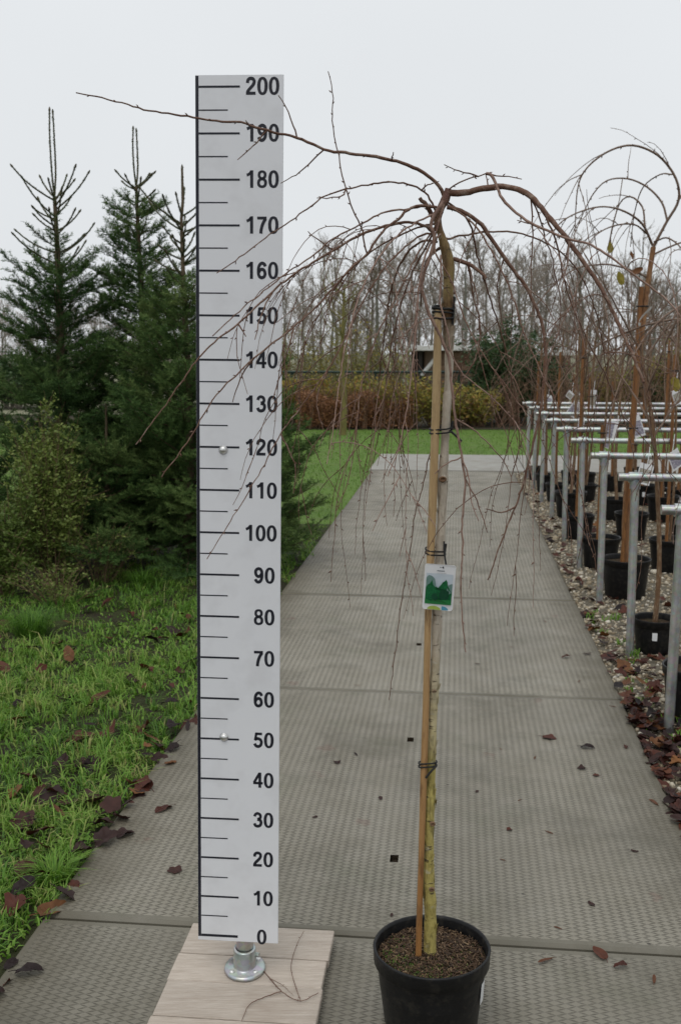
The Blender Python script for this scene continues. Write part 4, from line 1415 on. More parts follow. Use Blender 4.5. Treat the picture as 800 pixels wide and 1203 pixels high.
def soil_disc(mb, c, r, h, seed, rel=0.008):
    rr_ = np.random.default_rng(seed)
    rings, seg = 9, 30
    v = [np.array([0, 0, rel])]
    for i in range(1, rings + 1):
        f = i / rings
        for j in range(seg):
            a = 2 * math.pi * j / seg
            v.append(np.array([r * f * math.cos(a), r * f * math.sin(a), rel * (1 - f) + rr_.normal(0, 0.0028) * (1 if i < rings else 0.3)]))
    fs = [(0, 1 + j, 1 + (j + 1) % seg) for j in range(seg)]
    for i in range(rings - 1):
        for j in range(seg):
            a = 1 + i * seg + j; b = 1 + i * seg + (j + 1) % seg
            fs.append((a, a + seg, b + seg, b))
    mb.add(np.array(v) + np.asarray(c) + [0, 0, h], fs, 0)


def droop(r, p, d, L, g=1.0, step=0.03, zig=0.10):
    """a twig that leaves along d and bends under its weight"""
    pts = [np.array(p, float)]
    dd = norm(np.array(d, float))
    n = max(3, int(L / step))
    for i in range(n):
        dd = norm(dd + np.array([0, 0, -0.13 * g]) + r.normal(0, zig, 3))
        pts.append(pts[-1] + dd * step)
        if pts[-1][2] < 0.3:
            break
    return np.array(pts)


def buds(mb, pts, r, rad, every=2, size=0.0032, mat=0):
    for i in range(1, len(pts) - 1, every):
        t = norm(pts[i + 1] - pts[i - 1])
        s = norm(np.cross(t, r.normal(size=3)))
        c0 = pts[i] + s * rad
        d = norm(t + s * 0.9)
        w = norm(np.cross(d, s)); w2 = np.cross(d, w)
        k = size * r.uniform(0.7, 1.3)
        v = [c0 - d * k * 0.3, c0 + d * k * 0.7 + w * k * 0.42, c0 + d * k * 0.7 + w2 * k * 0.42, c0 + d * k * 0.7 - w * k * 0.42, c0 + d * k * 0.7 - w2 * k * 0.42, c0 + d * k * 2.0]
        mb.add(v, [(0, 2, 1), (0, 3, 2), (0, 4, 3), (0, 1, 4), (5, 1, 2), (5, 2, 3), (5, 3, 4), (5, 4, 1)], mat, 0.3)


def nursery_tree(px, yb, wpx, style, ht, seed, label, stake=True, sticker=False, trunk_pts=None, arcs=None, nbr=9, lean=0.0, tr=0.014, stake_h=None, bark='nursery_bark', group='potted trees in rows right of the path'):
    r = np.random.default_rng(seed)
    g = gr(px, yb)
    dep = proj(g)[2]
    rad = wpx / 2 * dep / F
    hdir = norm(np.array([g[0], g[1], 0]))
    c = g + hdir * rad * 0.8
    c[2] = 0.016
    h = rad * 2 * 0.80
    root = thing('potted_tree', c, label, 'potted tree', group)
    mb = MB(); pot_mesh(mb, c, rad, h); pot = mb.build('pot', M['black_plastic'], root, c)
    mb = MB(); soil_disc(mb, c, rad * 0.915, h - 0.035, seed); mb.build('soil', M['potting'], root, c)
    if sticker:
        a = -1.85
        mb = MB()
        for j in range(4):
            pass
        aa = np.linspace(a - 0.12, a + 0.12, 4)
        v = []
        for z, f in ((h * 0.45, 0.893), (h * 0.68, 0.919)):
            for q in aa:
                v.append(c + np.array([math.cos(q) * rad * (f + 0.012), math.sin(q) * rad * (f + 0.012), z]))
        mb.add(v, [(j, j + 1, j + 5, j + 4) for j in range(3)])
        mb.build('sticker', M['card'], pot, c)
    zs = h - 0.04
    if trunk_pts is None:
        top = c + np.array([lean + r.normal(0, 0.02), r.normal(0, 0.03), ht])
        tp = spline([c + [0, 0, zs], c + (top - c) * 0.35 + np.append(r.normal(0, 0.012, 2), 0), c + (top - c) * 0.7 + np.append(r.normal(0, 0.015, 2), 0), top], 0.06)
    else:
        tp = spline([c + [0, 0, zs]] + [at(x, y, c[1]) for x, y in trunk_pts], 0.06)
        top = tp[-1]
    mb = MB(); tube(mb, tp, np.linspace(tr, tr * 0.62, len(tp)) * (1 + 0.06 * np.sin(np.arange(len(tp)) * 1.7)), 8); mb.build('trunk', M[bark], root, c)
    if stake:
        sh = stake_h or ht * r.uniform(0.62, 0.98)
        i = np.argmin(np.abs(tp[:, 2] - sh))
        b0 = c + np.array([-0.032, -0.03, zs]); b1 = tp[i] + np.array([-tr - 0.014, -0.012, 0])
        mb = MB(); tube(mb, spline([b0, (b0 + b1) / 2 + [0.003, 0, 0], b1], 0.1), 0.0125 + 0.004 * (stake_h is not None), 8); mb.build('stake', M['wet_stake'], root, c)
        for f in (0.55, 0.93):
            i = np.argmin(np.abs(tp[:, 2] - sh * f)); pb = (tp[i] + b0 + (b1 - b0) * f) / 2
            mb = MB()
            a = np.linspace(0, 2 * math.pi, 13)
            tube(mb, np.stack([pb[0] + 0.036 * np.cos(a), pb[1] + 0.024 * np.sin(a), np.full(13, tp[i][2])], -1), 0.005, 5)
            mb.build('tie', M['tie'], root, c)
    if arcs:
        for poly, dy, r0 in arcs:
            n = len(poly)
            pts = spline([at(x, y, c[1] + dy * (k / (n - 1))) for k, (x, y) in enumerate(poly)], 0.04)
            mb = MB()
            tube(mb, pts, np.linspace(r0, 0.0025, len(pts)), 6)
            buds(mb, pts, r, 0.003, 2, 0.008)
            for k in range(int(len(pts) * 0.17)):
                i = int(r.uniform(0.25, 0.95) * len(pts))
                d = pts[min(i + 1, len(pts) - 1)] - pts[i - 1]
                q = droop(r, pts[i], norm(d) + r.normal(0, 0.55, 3), r.uniform(0.2, 0.6), 0.8, 0.04, 0.06)
                tube(mb, q, np.linspace(0.0032, 0.0014, len(q)), 4, cap=False)
                buds(mb, q, r, 0.002, 2, 0.006)
            mb.build('branch', M['nursery_twig'], root, c)
    for k in range(nbr):
        mb = MB()
        az = 2 * math.pi * k / nbr + r.normal(0, 0.3)
        if style == 'weeping':
            i = int(len(tp) * r.uniform(0.86, 0.995)); p = tp[min(i, len(tp) - 1)]
            q = droop(r, p, (math.cos(az), math.sin(az), r.uniform(0.5, 1.4)), r.uniform(0.9, 1.5), 0.62, 0.045, 0.05)
        else:
            i = int(len(tp) * r.uniform(0.52, 0.99)); p = tp[min(i, len(tp) - 1)]
            q = droop(r, p, (math.cos(az) * 0.8, math.sin(az) * 0.8, r.uniform(0.7, 1.6)), r.uniform(0.45, 0.95), -0.25, 0.045, 0.07)
        tube(mb, q, np.linspace(0.0065, 0.002, len(q)), 5)
        for j in range(4):
            i = int(r.uniform(0.2, 0.95) * (len(q) - 1)) or 1
            d = q[i] - q[i - 1]
            s = droop(r, q[i], norm(d) + r.normal(0, 0.5, 3), r.uniform(0.2, 0.55), 0.7 if style == 'weeping' else -0.2, 0.045, 0.06)
            tube(mb, s, np.linspace(0.0032, 0.0013, len(s)), 4, cap=False)
        mb.build('branch', M['nursery_twig'], root, c)
    return root, c, tp


hero_arcs = [
    ([(767, 290), (783, 260), (795, 240), (797, 223), (790, 203), (773, 183), (750, 172), (730, 172), (707, 182), (687, 200), (678, 223), (675, 270), (674, 300)], -0.2, 0.0105),
    ([(783, 258), (777, 238), (760, 220), (737, 210), (713, 212), (697, 227), (685, 250), (676, 272)], 0.25, 0.0075),
    ([(766, 288), (753, 262), (727, 246), (697, 244), (660, 260), (640, 290)], -0.4, 0.008),
    ([(757, 266), (754, 243), (740, 231), (727, 240), (718, 273), (712, 310)], 0.3, 0.0065),
    ([(795, 236), (803, 228), (815, 235), (825, 270), (830, 320)], 0.2, 0.006),
    ([(768, 284), (785, 280), (805, 300), (820, 350)], -0.5, 0.006),
    ([(760, 275), (745, 264), (722, 265), (700, 276), (680, 300)], -0.6, 0.006),
    ([(789, 205), (775, 205), (755, 220), (745, 250), (740, 290)], 0.5, 0.005),
]
nt = []
nt.append(nursery_tree(733, 708, 58, 'weeping', 2.3, 401, 'tallest potted weeping tree with an orange stake and great looping branches', trunk_pts=[(735, 600), (745, 470), (757, 360), (767, 290)], arcs=hero_arcs, nbr=2, tr=0.026, stake_h=2.0, bark='orange_bark'))
nt.append(nursery_tree(767, 774, 52, 'upright', 1.7, 402, 'potted tree with a bare reddish trunk and white pot sticker beside the second rail post', stake=False, sticker=True, trunk_pts=[(774, 660), (771, 560), (766, 500), (756, 440), (752, 400)], nbr=6, tr=0.014))
nt.append(nursery_tree(815, 858, 82, 'weeping', 1.75, 403, 'nearest potted tree, its pot half cut off by the right edge', nbr=5, lean=0.2, tr=0.012))
spec = [
    (704, 672, 46, 'upright', 1.75, 'potted tree in the third pot from the front along the path', True, False),
    (679, 637, 36, 'upright', 1.8, 'potted tree between the third and fourth rail posts from the front', True, False),
    (669, 611, 38, 'weeping', 1.75, 'potted tree behind the fourth rail post from the front', False, False),
    (653, 592, 27, 'upright', 1.8, 'potted tree in a small pot behind the sixth rail post', True, False),
    (641, 580, 26, 'upright', 1.7, 'potted tree third from the far end of the path row', True, False),
    (629, 566, 20, 'weeping', 1.7, 'farthest potted tree beside the path end', True, False),
    (784, 676, 48, 'upright', 1.9, 'potted tree right of the looping tree, in the second row', True, False),
    (740, 638, 40, 'upright', 1.85, 'potted tree directly behind the orange stake', True, False),
    (723, 614, 32, 'upright', 1.7, 'potted tree with a pale bare trunk left of the orange stake', False, False),
    (777, 616, 38, 'weeping', 1.8, 'potted tree behind the second rail near the right edge', True, False),
    (687, 592, 26, 'upright', 1.85, 'potted tree in the second row beside the yellowish stake', True, False),
    (755, 596, 30, 'upright', 1.75, 'potted tree with a stickered pot right of the orange stake', True, True),
    (797, 604, 34, 'upright', 1.8, 'potted tree with a stickered pot at the right edge', True, True),
    (688, 575, 22, 'weeping', 1.75, 'small potted tree in the second row near the lawn', True, False),
    (720, 580, 24, 'upright', 1.8, 'potted tree in the third row before the lawn', True, False),
    (780, 580, 26, 'upright', 1.75, 'far potted tree at the right in front of the cross path', True, False),
    (742, 568, 21, 'upright', 1.7, 'farthest potted tree of the third row', False, False),
    (806, 640, 42, 'upright', 1.9, 'potted tree cut by the right edge behind the nearest rail', True, False),
    (668, 571, 20, 'upright', 1.65, 'far potted tree between the seventh and eighth posts', True, False),
    (760, 566, 20, 'upright', 1.7, 'far potted tree behind the white tag', True, False),
]
for k, (px, yb, w, stl, ht, lab, stk, sticker) in enumerate(spec):
    nt.append(nursery_tree(px, yb, w, stl, ht, 420 + k, lab, stake=stk, sticker=sticker, nbr=4, tr=0.011 + 0.003 * (k % 3)))


hr, hc, htp = nt[0]
for k, (px, py, dy, sz_, m_) in enumerate([(717, 291, 0.1, 0.05, 'hedge_yellow'), (728, 327, 0.0, 0.06, 'hedge_yellow'), (748, 319, -0.05, 0.06, 'dead_leaf'), (795, 452, -0.9, 0.075, 'hedge_yellow'), (741, 300, 0.0, 0.04, 'dead_leaf')]):
    p = at(px, py, hc[1] + dy)
    v, f, s0_ = leaf_mesh('oval', 700 + k, sz_ * 0.75, 0.7)
    Rm = np.array(Matrix.Rotation(random.uniform(0, 6), 3, 'Z') @ Matrix.Rotation(R(70), 3, 'X') @ Matrix.Rotation(R(random.uniform(20, 80)), 3, 'Z'))
    mb = MB(); mb.add(v @ Rm.T + p, f, 0, 0.55 if m_ == 'hedge_yellow' else 0.8)
    mb.build('leaf', M[m_], hr, hc)
# plant labels hanging in the nursery rows
def card_thing(px, py, Y, w, h, tilt, yaw, label, pm, lean=0.0, name='plant_label', strap=0.12):
    c = at(px, py, Y)
    root = thing(name, c, label, 'plant label', 'plant labels in the nursery rows')
    Rm = np.array(Matrix.Rotation(yaw, 3, 'Z') @ Matrix.Rotation(lean, 3, 'X') @ Matrix.Rotation(tilt, 3, 'Y'))
    mb = MB(); bbox(mb, (-w / 2, -0.0006, -h / 2), (w / 2, 0.0006, h / 2), 0.0003, M=(Rm, c)); cd = mb.build('card', M['card'], root, c)
    mb = MB()
    for y_ in (-0.0016, 0.0016):
        v = np.array([(-w * 0.42, y_, -h * 0.40), (w * 0.42, y_, -h * 0.40), (w * 0.42, y_, h * 0.24), (-w * 0.42, y_, h * 0.24)]) @ Rm.T + c
        mb.add(v, [(0, 1, 2, 3) if y_ < 0 else (3, 2, 1, 0)], 0, smooth=False)
    mb.build('printed_picture', pm, cd, c)
    mb = MB()
    t = np.array([0, 0, h * 0.47]) @ Rm.T + c
    tube(mb, [t, t + [0.01, 0.01, strap * 0.5], t + [0.02, 0.03, strap]], 0.0022, 5)
    mb.build('strap', M['card'], root, c)
    return root


L_ = [(642, 470, 13.5, 0.16, 0.17, 0.3, 'plant label on the farthest tree beside the lawn'), (669, 464, 12.4, 0.10, 0.10, 0.7, 'small white plant label above the fifth rail post'),
      (674, 481, 11.2, 0.13, 0.19, 0.6, 'tilted plant label with a dark picture above the rails'), (696, 468, 11.4, 0.11, 0.22, 0.1, 'long plant label with a purple picture left of the orange stake'),
      (682, 499, 9.6, 0.07, 0.16, 0.15, 'narrow plant label hanging just above the fifth rail'), (716, 505, 8.2, 0.17, 0.13, 1.75, 'wide sideways plant label with a blue grey picture'),
      (748, 501, 8.0, 0.10, 0.20, -0.35, 'plant label with a dark foliage picture right of the orange stake'), (757, 557, 6.4, 0.10, 0.155, 0.22, 'pale plant label resting against the second rail'),
      (793, 540, 7.2, 0.12, 0.16, -0.5, 'plant label with a pale picture at the right edge'), (795, 466, 7.3, 0.09, 0.13, -0.4, 'plant label with a purple flower at the upper right edge'),
      (712, 521, 9.4, 0.08, 0.09, 0.4, 'small dark plant label below the wide sideways one')]
for k, (px, py, Y, w, h, t, lab) in enumerate(L_):
    card_thing(px, py, Y, w * 0.84, h * 0.84, t, R(random.uniform(-25, 25)), lab, M['p_purple'] if k % 2 == 0 or k == 5 else M['p_mixed'])
# curled white band on the looping tree
c = at(753, 371, 6.55)
a = np.linspace(-0.6, 2.9, 12)
mb = MB()
v = []
for t in a:
    p = c + np.array([-0.035 * math.cos(t) + 0.02, 0.02 * math.sin(t * 2), 0.05 * math.sin(t - 1.2)])
    v += [p + [0, -0.012, 0.006], p + [0.004, 0.012, -0.012]]
mb.add(v, [(2 * i, 2 * i + 1, 2 * i + 3, 2 * i + 2) for i in range(len(a) - 1)])
o = mb.build('white_band', M['card'], None, c)
tag(o, 'curled white paper band tied to the looping tree trunk', 'band')

# ------------------------------------------------------------------ the height ruler
BW = 0.1975
base_z = 0.070
Bp = at(280.0, 1105.5, 2.388)
best = None
for Yt in np.arange(2.2, 2.8, 0.0005):
    T = at(281.5, 88.0, Yt)
    e = abs(np.linalg.norm(T - Bp) - 2.04)
    if best is None or e < best[0]:
        best = (e, T)
Tp = best[1]
zax = norm(Tp - Bp)
yaw = R(-4.3)
xax = np.array([math.cos(yaw), math.sin(yaw), 0.0])
xax = norm(xax - zax * np.dot(xax, zax))
yax = np.cross(zax, xax)
RM = np.stack([xax, yax, zax], 1)


def bl(x, y, z):
    return Bp + RM @ np.array([x, y, z])


BH = 2.04
flc = gr(288, 1138.5, base_z)
rul_org = np.array([flc[0], flc[1], PZ])
ruler = thing('height_ruler', rul_org, 'tall white measuring board marked 0 to 200 on a wooden foot', 'measuring board')
mb = MB()
bbox(mb, (-BW / 2, -0.003, 0), (BW / 2, 0.003, BH), 0.0008, M=(RM, Bp))
yf = -0.0034


def flat(x0, z0, x1, z1):
    v = np.array([(x0, yf, z0), (x1, yf, z0), (x1, yf, z1), (x0, yf, z1)]) @ RM.T + Bp
    mb.add(v, [(0, 1, 2, 3)], 1, smooth=False)


z0 = 0.0145
XL = -BW / 2 + 0.0004
flat(XL, 0.010, XL + 0.0072, BH - 0.002)
for k in range(0, 41):
    z = z0 + k * 0.05
    xa = XL + 0.0075
    if k == 0:
        flat(xa, z - 0.0045, XL + 0.098, z + 0.002)
    elif k % 2 == 0:
        flat(xa, z - 0.0023, XL + 0.100, z + 0.0023)
    else:
        flat(xa, z - 0.0014, XL + 0.073, z + 0.0014)


def strip(pts, hw):
    """a flat stroke of the printed numerals"""
    pts = np.asarray(pts, float)
    hw = np.broadcast_to(np.asarray(hw, float), (len(pts),))
    t = norm(np.gradient(pts, axis=0))
    nn_ = np.stack([-t[:, 1], t[:, 0]], -1)
    v = np.concatenate([pts + nn_ * hw[:, None], pts - nn_ * hw[:, None]])
    n = len(pts)
    return v, [(i, n + i, n + i + 1, i + 1) for i in range(n - 1)]


def curve2(pts):
    q = spline([(x, y, 0.0) for x, y in pts], 0.035)
    return q[:, :2]


def ring2(cx, cy, a, b, wx_, wy_):
    th = np.linspace(0, 2 * math.pi, 41)
    e = 0.88
    co, si = np.sign(np.cos(th)) * np.abs(np.cos(th)) ** e, np.sign(np.sin(th)) * np.abs(np.sin(th)) ** e
    v = np.concatenate([np.stack([cx + a * co, cy + b * si], -1), np.stack([cx + (a - wx_) * co, cy + (b - wy_) * si], -1)])
    return v, [(i, i + 1, 41 + i + 1, 41 + i) for i in range(40)]


HW = 0.098
SIX = [(0.585, 0.74), (0.53, 0.86), (0.42, 0.925), (0.30, 0.905), (0.20, 0.80), (0.145, 0.62), (0.14, 0.40), (0.16, 0.24), (0.24, 0.115), (0.36, 0.075), (0.49, 0.12), (0.56, 0.22), (0.57, 0.34), (0.53, 0.47), (0.44, 0.555), (0.34, 0.565), (0.24, 0.51), (0.17, 0.40)]
GLYPH = {
    '0': [ring2(0.355, 0.5, 0.335, 0.515, 0.205, 0.155)],
    '1': [strip([(0.425, 0.0), (0.425, 1.01)], 0.10), strip([(0.40, 0.93), (0.31, 0.83), (0.20, 0.765), (0.10, 0.735)], [0.10, 0.088, 0.085, 0.085])],
    '2': [strip(curve2([(0.135, 0.67), (0.16, 0.82), (0.25, 0.91), (0.36, 0.93), (0.48, 0.90), (0.555, 0.81), (0.555, 0.69), (0.49, 0.56), (0.36, 0.42), (0.22, 0.28), (0.13, 0.15)]), HW), strip([(0.04, 0.088), (0.655, 0.088)], 0.088)],
    '3': [strip(curve2([(0.125, 0.73), (0.18, 0.86), (0.28, 0.925), (0.37, 0.93), (0.48, 0.88), (0.54, 0.78), (0.53, 0.66), (0.45, 0.575), (0.32, 0.55)]), HW * 0.95), strip(curve2([(0.32, 0.53), (0.47, 0.505), (0.565, 0.42), (0.58, 0.28), (0.52, 0.145), (0.40, 0.08), (0.29, 0.08), (0.18, 0.13), (0.115, 0.26)]), HW)],
    '4': [strip([(0.455, 0.95), (0.085, 0.34)], 0.088), strip([(0.025, 0.305), (0.69, 0.305)], 0.082), strip([(0.485, 0.0), (0.485, 1.01)], 0.097)],
    '5': [strip([(0.17, 0.91), (0.625, 0.91)], 0.085), strip([(0.225, 0.95), (0.15, 0.47)], 0.085), strip(curve2([(0.13, 0.51), (0.25, 0.58), (0.36, 0.59), (0.49, 0.54), (0.57, 0.43), (0.575, 0.29), (0.52, 0.155), (0.41, 0.08), (0.29, 0.08), (0.18, 0.14), (0.115, 0.26)]), HW)],
    '6': [strip(curve2(SIX), HW)],
    '7': [strip([(0.05, 0.91), (0.66, 0.91)], 0.085), strip(curve2([(0.60, 0.87), (0.48, 0.70), (0.37, 0.46), (0.31, 0.22), (0.285, 0.0)]), HW * 1.03)],
    '8': [ring2(0.355, 0.745, 0.285, 0.265, 0.175, 0.14), ring2(0.355, 0.285, 0.32, 0.295, 0.185, 0.15)],
    '9': [strip(0.0 + np.array([0.71, 1.0]) - curve2(SIX), HW)],
}
for k in range(0, 21):
    txt = str(k * 10)
    hgt = 0.0375
    xr = BW / 2 - 0.0075
    if k == 0:
        xr -= 0.019
    if 1 <= k <= 9:
        xr -= 0.004
    for i, ch in enumerate(txt):
        x0_ = xr - (len(txt) - i) * 0.765 * hgt * 0.90
        for v, f in GLYPH[ch]:
            vv = np.stack([x0_ + v[:, 0] * hgt * 0.93, np.full(len(v), yf), z0 + 0.1 * k + (v[:, 1] - 0.5) * hgt + 0.001], -1) @ RM.T + Bp
            mb.add(vv, f, 1, smooth=False)
mb.build('panel', [M['white_paint'], M['black_print']], ruler, rul_org)
for px, py in ((262.5, 528.5), (263.5, 866)):
    # where that spot lies on the board
    d = ray(px, py); o_ = np.array([0, 0, H])
    t = np.dot(Bp + yax * -0.003 - o_, yax) / np.dot(d, yax)
    p = o_ + d * t
    mb = MB()
    prof = [(0.0105, 0), (0.0105, 0.0012), (0.0085, 0.0022), (0.0082, 0.004), (0.006, 0.0062), (0.003, 0.0072), (0.0004, 0.0075)]
    AX = np.stack([xax, zax, -yax], 1)
    lathe(mb, prof, p, 20, axis=AX)
    mb.build('bolt', M['steel'], ruler, rul_org)
# pipe behind the board, standing in a flange
mb = MB()
pt = np.array([flc[0], flc[1], base_z + 0.01])
ptop = bl(0.012, 0.0265, 1.45)
tube(mb, spline([pt, ptop], 0.2), 0.0215, 20)
mb.build('support_pipe', M['galv'], ruler, rul_org)
mb = MB()
ov = np.array([[1.0, 0, 0], [0, 1.12, 0], [0, 0, 1]])
lathe(mb, [(0.0005, 0.0), (0.050, 0.0), (0.0515, 0.003), (0.050, 0.008), (0.046, 0.0095), (0.030, 0.010), (0.0285, 0.014), (0.0275, 0.055), (0.0262, 0.058), (0.0222, 0.058)], (flc[0], flc[1], base_z + 0.001), 36, axis=ov)
tube(mb, [flc + [0.026, 0, 0.04], flc + [0.036, -0.004, 0.04]], 0.006, 8)
mb.build('flange', M['galv'], ruler, rul_org)
for a in (0.7, 2.3, 3.9, 5.5):
    mb = MB(); lathe(mb, [(0.0065, 0), (0.006, 0.003), (0.002, 0.0045), (0.0003, 0.0045)], (flc[0] + 0.040 * math.cos(a), flc[1] + 0.042 * math.sin(a), base_z + 0.0105), 10)
    mb.build('screw', M['steel'], ruler, rul_org)
# wooden foot: planks across two bearers
bl_, br_ = gr(227, 1084, base_z), gr(391, 1093, base_z)
fl_ = gr(173, 1200, base_z)
wx = norm(br_ - bl_); wx[2] = 0; wx = norm(wx)
wyv = np.array([wx[1], -wx[0], 0])            # towards the camera
Wd = np.linalg.norm(br_ - bl_)
WM = np.stack([wx, -wyv, np.array([0, 0, 1.0])], 1)
pw = [0.142, 0.118, 0.14, 0.12]
yy = 0.0
for i, w in enumerate(pw):
    mb = MB()
    lo = np.array([-0.003 * (i % 2), -(yy + w - 0.0025), base_z - 0.022 + 0.001 * (i % 2)]); hi = np.array([Wd + 0.004 * ((i + 1) % 2), -yy, base_z - 0.0008 * (i % 2)])
    Mo = (WM, np.array([bl_[0], bl_[1], 0]))
    bbox(mb, lo, hi, 0.002, tone=[0.5, 0.62, 0.4, 0.55][i], M=Mo)
    mb.build('plank', M['plank'], ruler, rul_org)
    yy += w
for xb in (0.012, Wd - 0.075):
    mb = MB(); bbox(mb, (xb, -yy + 0.01, PZ + 0.002), (xb + 0.063, -0.012, base_z - 0.0225), 0.002, tone=0.35, M=(WM, np.array([bl_[0], bl_[1], 0]))); mb.build('bearer', M['plank'], ruler, rul_org)

# twig lying on the wooden foot
mb = MB()
rt = np.random.default_rng(5)
for poly, r0 in (([(300, 1128), (309, 1140), (331, 1165), (353, 1176), (374, 1167)], 0.0016), ([(353, 1176), (346, 1155), (342, 1135), (349, 1110), (357, 1094)], 0.0011),
                 ([(331, 1165), (310, 1172), (293, 1181), (284, 1200)], 0.0013), ([(318, 1150), (332, 1158), (345, 1170)], 0.0009)):
    q = spline([gr(x, y, base_z + 0.004) for x, y in poly], 0.01)
    q[:, 2] += np.abs(rt.normal(0, 0.0015, len(q)))
    tube(mb, q, np.linspace(r0, r0 * 0.5, len(q)), 5); buds(mb, q, rt, 0.001, 4, 0.0022)
o = mb.build('fallen_twig', M['bark_main'], None, gr(331, 1165, base_z))
tag(o, 'thin brown forked twig lying on the wooden foot of the ruler', 'twig')

# ------------------------------------------------------------------ the weeping tree in the front pot
YT = 2.27
rm = np.random.default_rng(77)
pot_r, pot_h = 0.137, 0.235
pc = at(507, 1112, YT)
pot_c = np.array([at(507, 1112, YT)[0], YT, PZ + 0.002])
pot_h = at(507, 1112, YT)[2] - PZ - 0.002 + 0.004
tree = thing('weeping_tree', pot_c, 'bare weeping tree tied to a wooden stake in the front black pot', 'potted tree')
mb = MB(); pot_mesh(mb, pot_c, pot_r, pot_h); pot = mb.build('pot', M['black_plastic'], tree, pot_c)
mb = MB()
aa = np.linspace(-0.50, -0.26, 4); v = []
for z, f in ((pot_h - 0.115, 0.878), (pot_h - 0.062, 0.903)):
    for q_ in aa:
        v.append(pot_c + np.array([math.cos(q_) * pot_r * (f + 0.012), math.sin(q_) * pot_r * (f + 0.012), z]))
mb.add(v, [(j, j + 1, j + 5, j + 4) for j in range(3)])
mb.build('sticker', M['card'], pot, pot_c)
mb = MB(); soil_disc(mb, pot_c, pot_r * 0.93, pot_h - 0.03, 3, 0.012); soil = mb.build('soil', M['potting'], tree, pot_c)
# chips of bark lying in the soil: too many to count
mb = MB()
n = 2400
rr_ = np.sqrt(rm.uniform(0, 1, n)) * pot_r * 0.90; az = rm.uniform(0, 6.28, n)
C = pot_c + np.stack([rr_ * np.cos(az), rr_ * np.sin(az), pot_h - 0.0285 + 0.012 * (1 - rr_ / pot_r) + rm.uniform(0, 0.004, n)], -1)
Rn = rotmats(n)
cube = np.array([(-1, -1, -1), (1, -1, -1), (1, 1, -1), (-1, 1, -1), (-1, -1, 1), (1, -1, 1), (1, 1, 1), (-1, 1, 1)], float)
sz = np.stack([rm.uniform(0.002, 0.0065, n), rm.uniform(0.0007, 0.0016, n), rm.uniform(0.0006, 0.0012, n)], -1)
yaw_ = rm.uniform(0, 6.28, n); pit = rm.normal(0, 0.35, n)
ex = np.stack([np.cos(yaw_) * np.cos(pit), np.sin(yaw_) * np.cos(pit), np.sin(pit)], -1)
ey = norm(np.cross(np.array([0, 0, 1.0])[None], ex)); ez = np.cross(ex, ey)
vv = cube[None] * sz[:, None, :]
vv = vv[:, :, 0:1] * ex[:, None] + vv[:, :, 1:2] * ey[:, None] + vv[:, :, 2:3] * ez[:, None] + C[:, None]
CF = np.array([[0, 3, 2, 1], [4, 5, 6, 7], [0, 1, 5, 4], [1, 2, 6, 5], [2, 3, 7, 6], [3, 0, 4, 7]])
mb.add(vv.reshape(-1, 3), (np.arange(n)[:, None, None] * 8 + CF[None]).reshape(-1, 4), 0, np.repeat(rm.beta(1.6, 2.2, n), 6), False)
bc = mb.build('bark_chips', M['chip'], soil, pot_c); bc['kind'] = 'stuff'
mb = MB()
n = 1500
sp_ = rm.normal(0, 0.042, (n, 2)) + np.array([-0.03, -0.025])
sp_ = sp_[np.linalg.norm(sp_, axis=1) < pot_r * 0.88]
P = pot_c + np.concatenate([sp_, np.full((len(sp_), 1), pot_h - 0.026)], 1)
blades(mb, P, rm.uniform(0.004, 0.010, len(P)), rm.uniform(0.002, 0.004, len(P)), rm.uniform(0.3, 1.2, len(P)), rm.uniform(0, 1, len(P)))
ms = mb.build('moss', M['moss'], soil, pot_c); ms['kind'] = 'stuff'

tk = [(505, 1122, 7.4), (504.8, 1108, 7.2), (505.5, 1085, 7.2), (505, 1057, 7.8), (503.5, 1040, 6.8), (503.8, 1000, 6.0), (504.2, 960, 5.6), (505.4, 935, 6.0), (506.5, 900, 4.9), (508, 850, 5.2), (509.3, 815, 5.6), (512, 760, 5.6), (514, 700, 6.0), (517, 640, 5.3), (519, 600, 5.3),
      (520, 563, 6.0), (522, 530, 5.1), (524, 490, 4.9), (527, 440, 5.1), (527, 395, 5.3), (526, 362, 6.0), (526, 350, 6.4), (527, 325, 6.0), (526, 305, 7.0), (520, 282, 5.2), (514, 262, 4.8), (516, 248, 4.9), (523, 234, 5.4), (527, 222, 4.4)]
tp0 = np.array([at(x, y, YT) for x, y, r in tk])
dep0 = np.array([proj(p)[2] for p in tp0])
rad0 = np.array([r for _, _, r in tk]) * dep0 / F * np.array([1.0 if y > 300 else 0.95 for _, y, _ in tk])
tp = spline(tp0, 0.012)
s_old = np.concatenate([[0], np.cumsum(np.linalg.norm(np.diff(tp0, axis=0), axis=1))])
s_new = np.concatenate([[0], np.cumsum(np.linalg.norm(np.diff(tp, axis=0), axis=1))])
rd = np.interp(s_new / s_new[-1], s_old / s_old[-1], rad0)
rd = rd * (1 + 0.05 * np.sin(s_new * 41) + 0.04 * np.sin(s_new * 97 + 1)) + rm.normal(0, 0.00035, len(rd))
TB = MB(); tube(TB, tp, rd, 14)
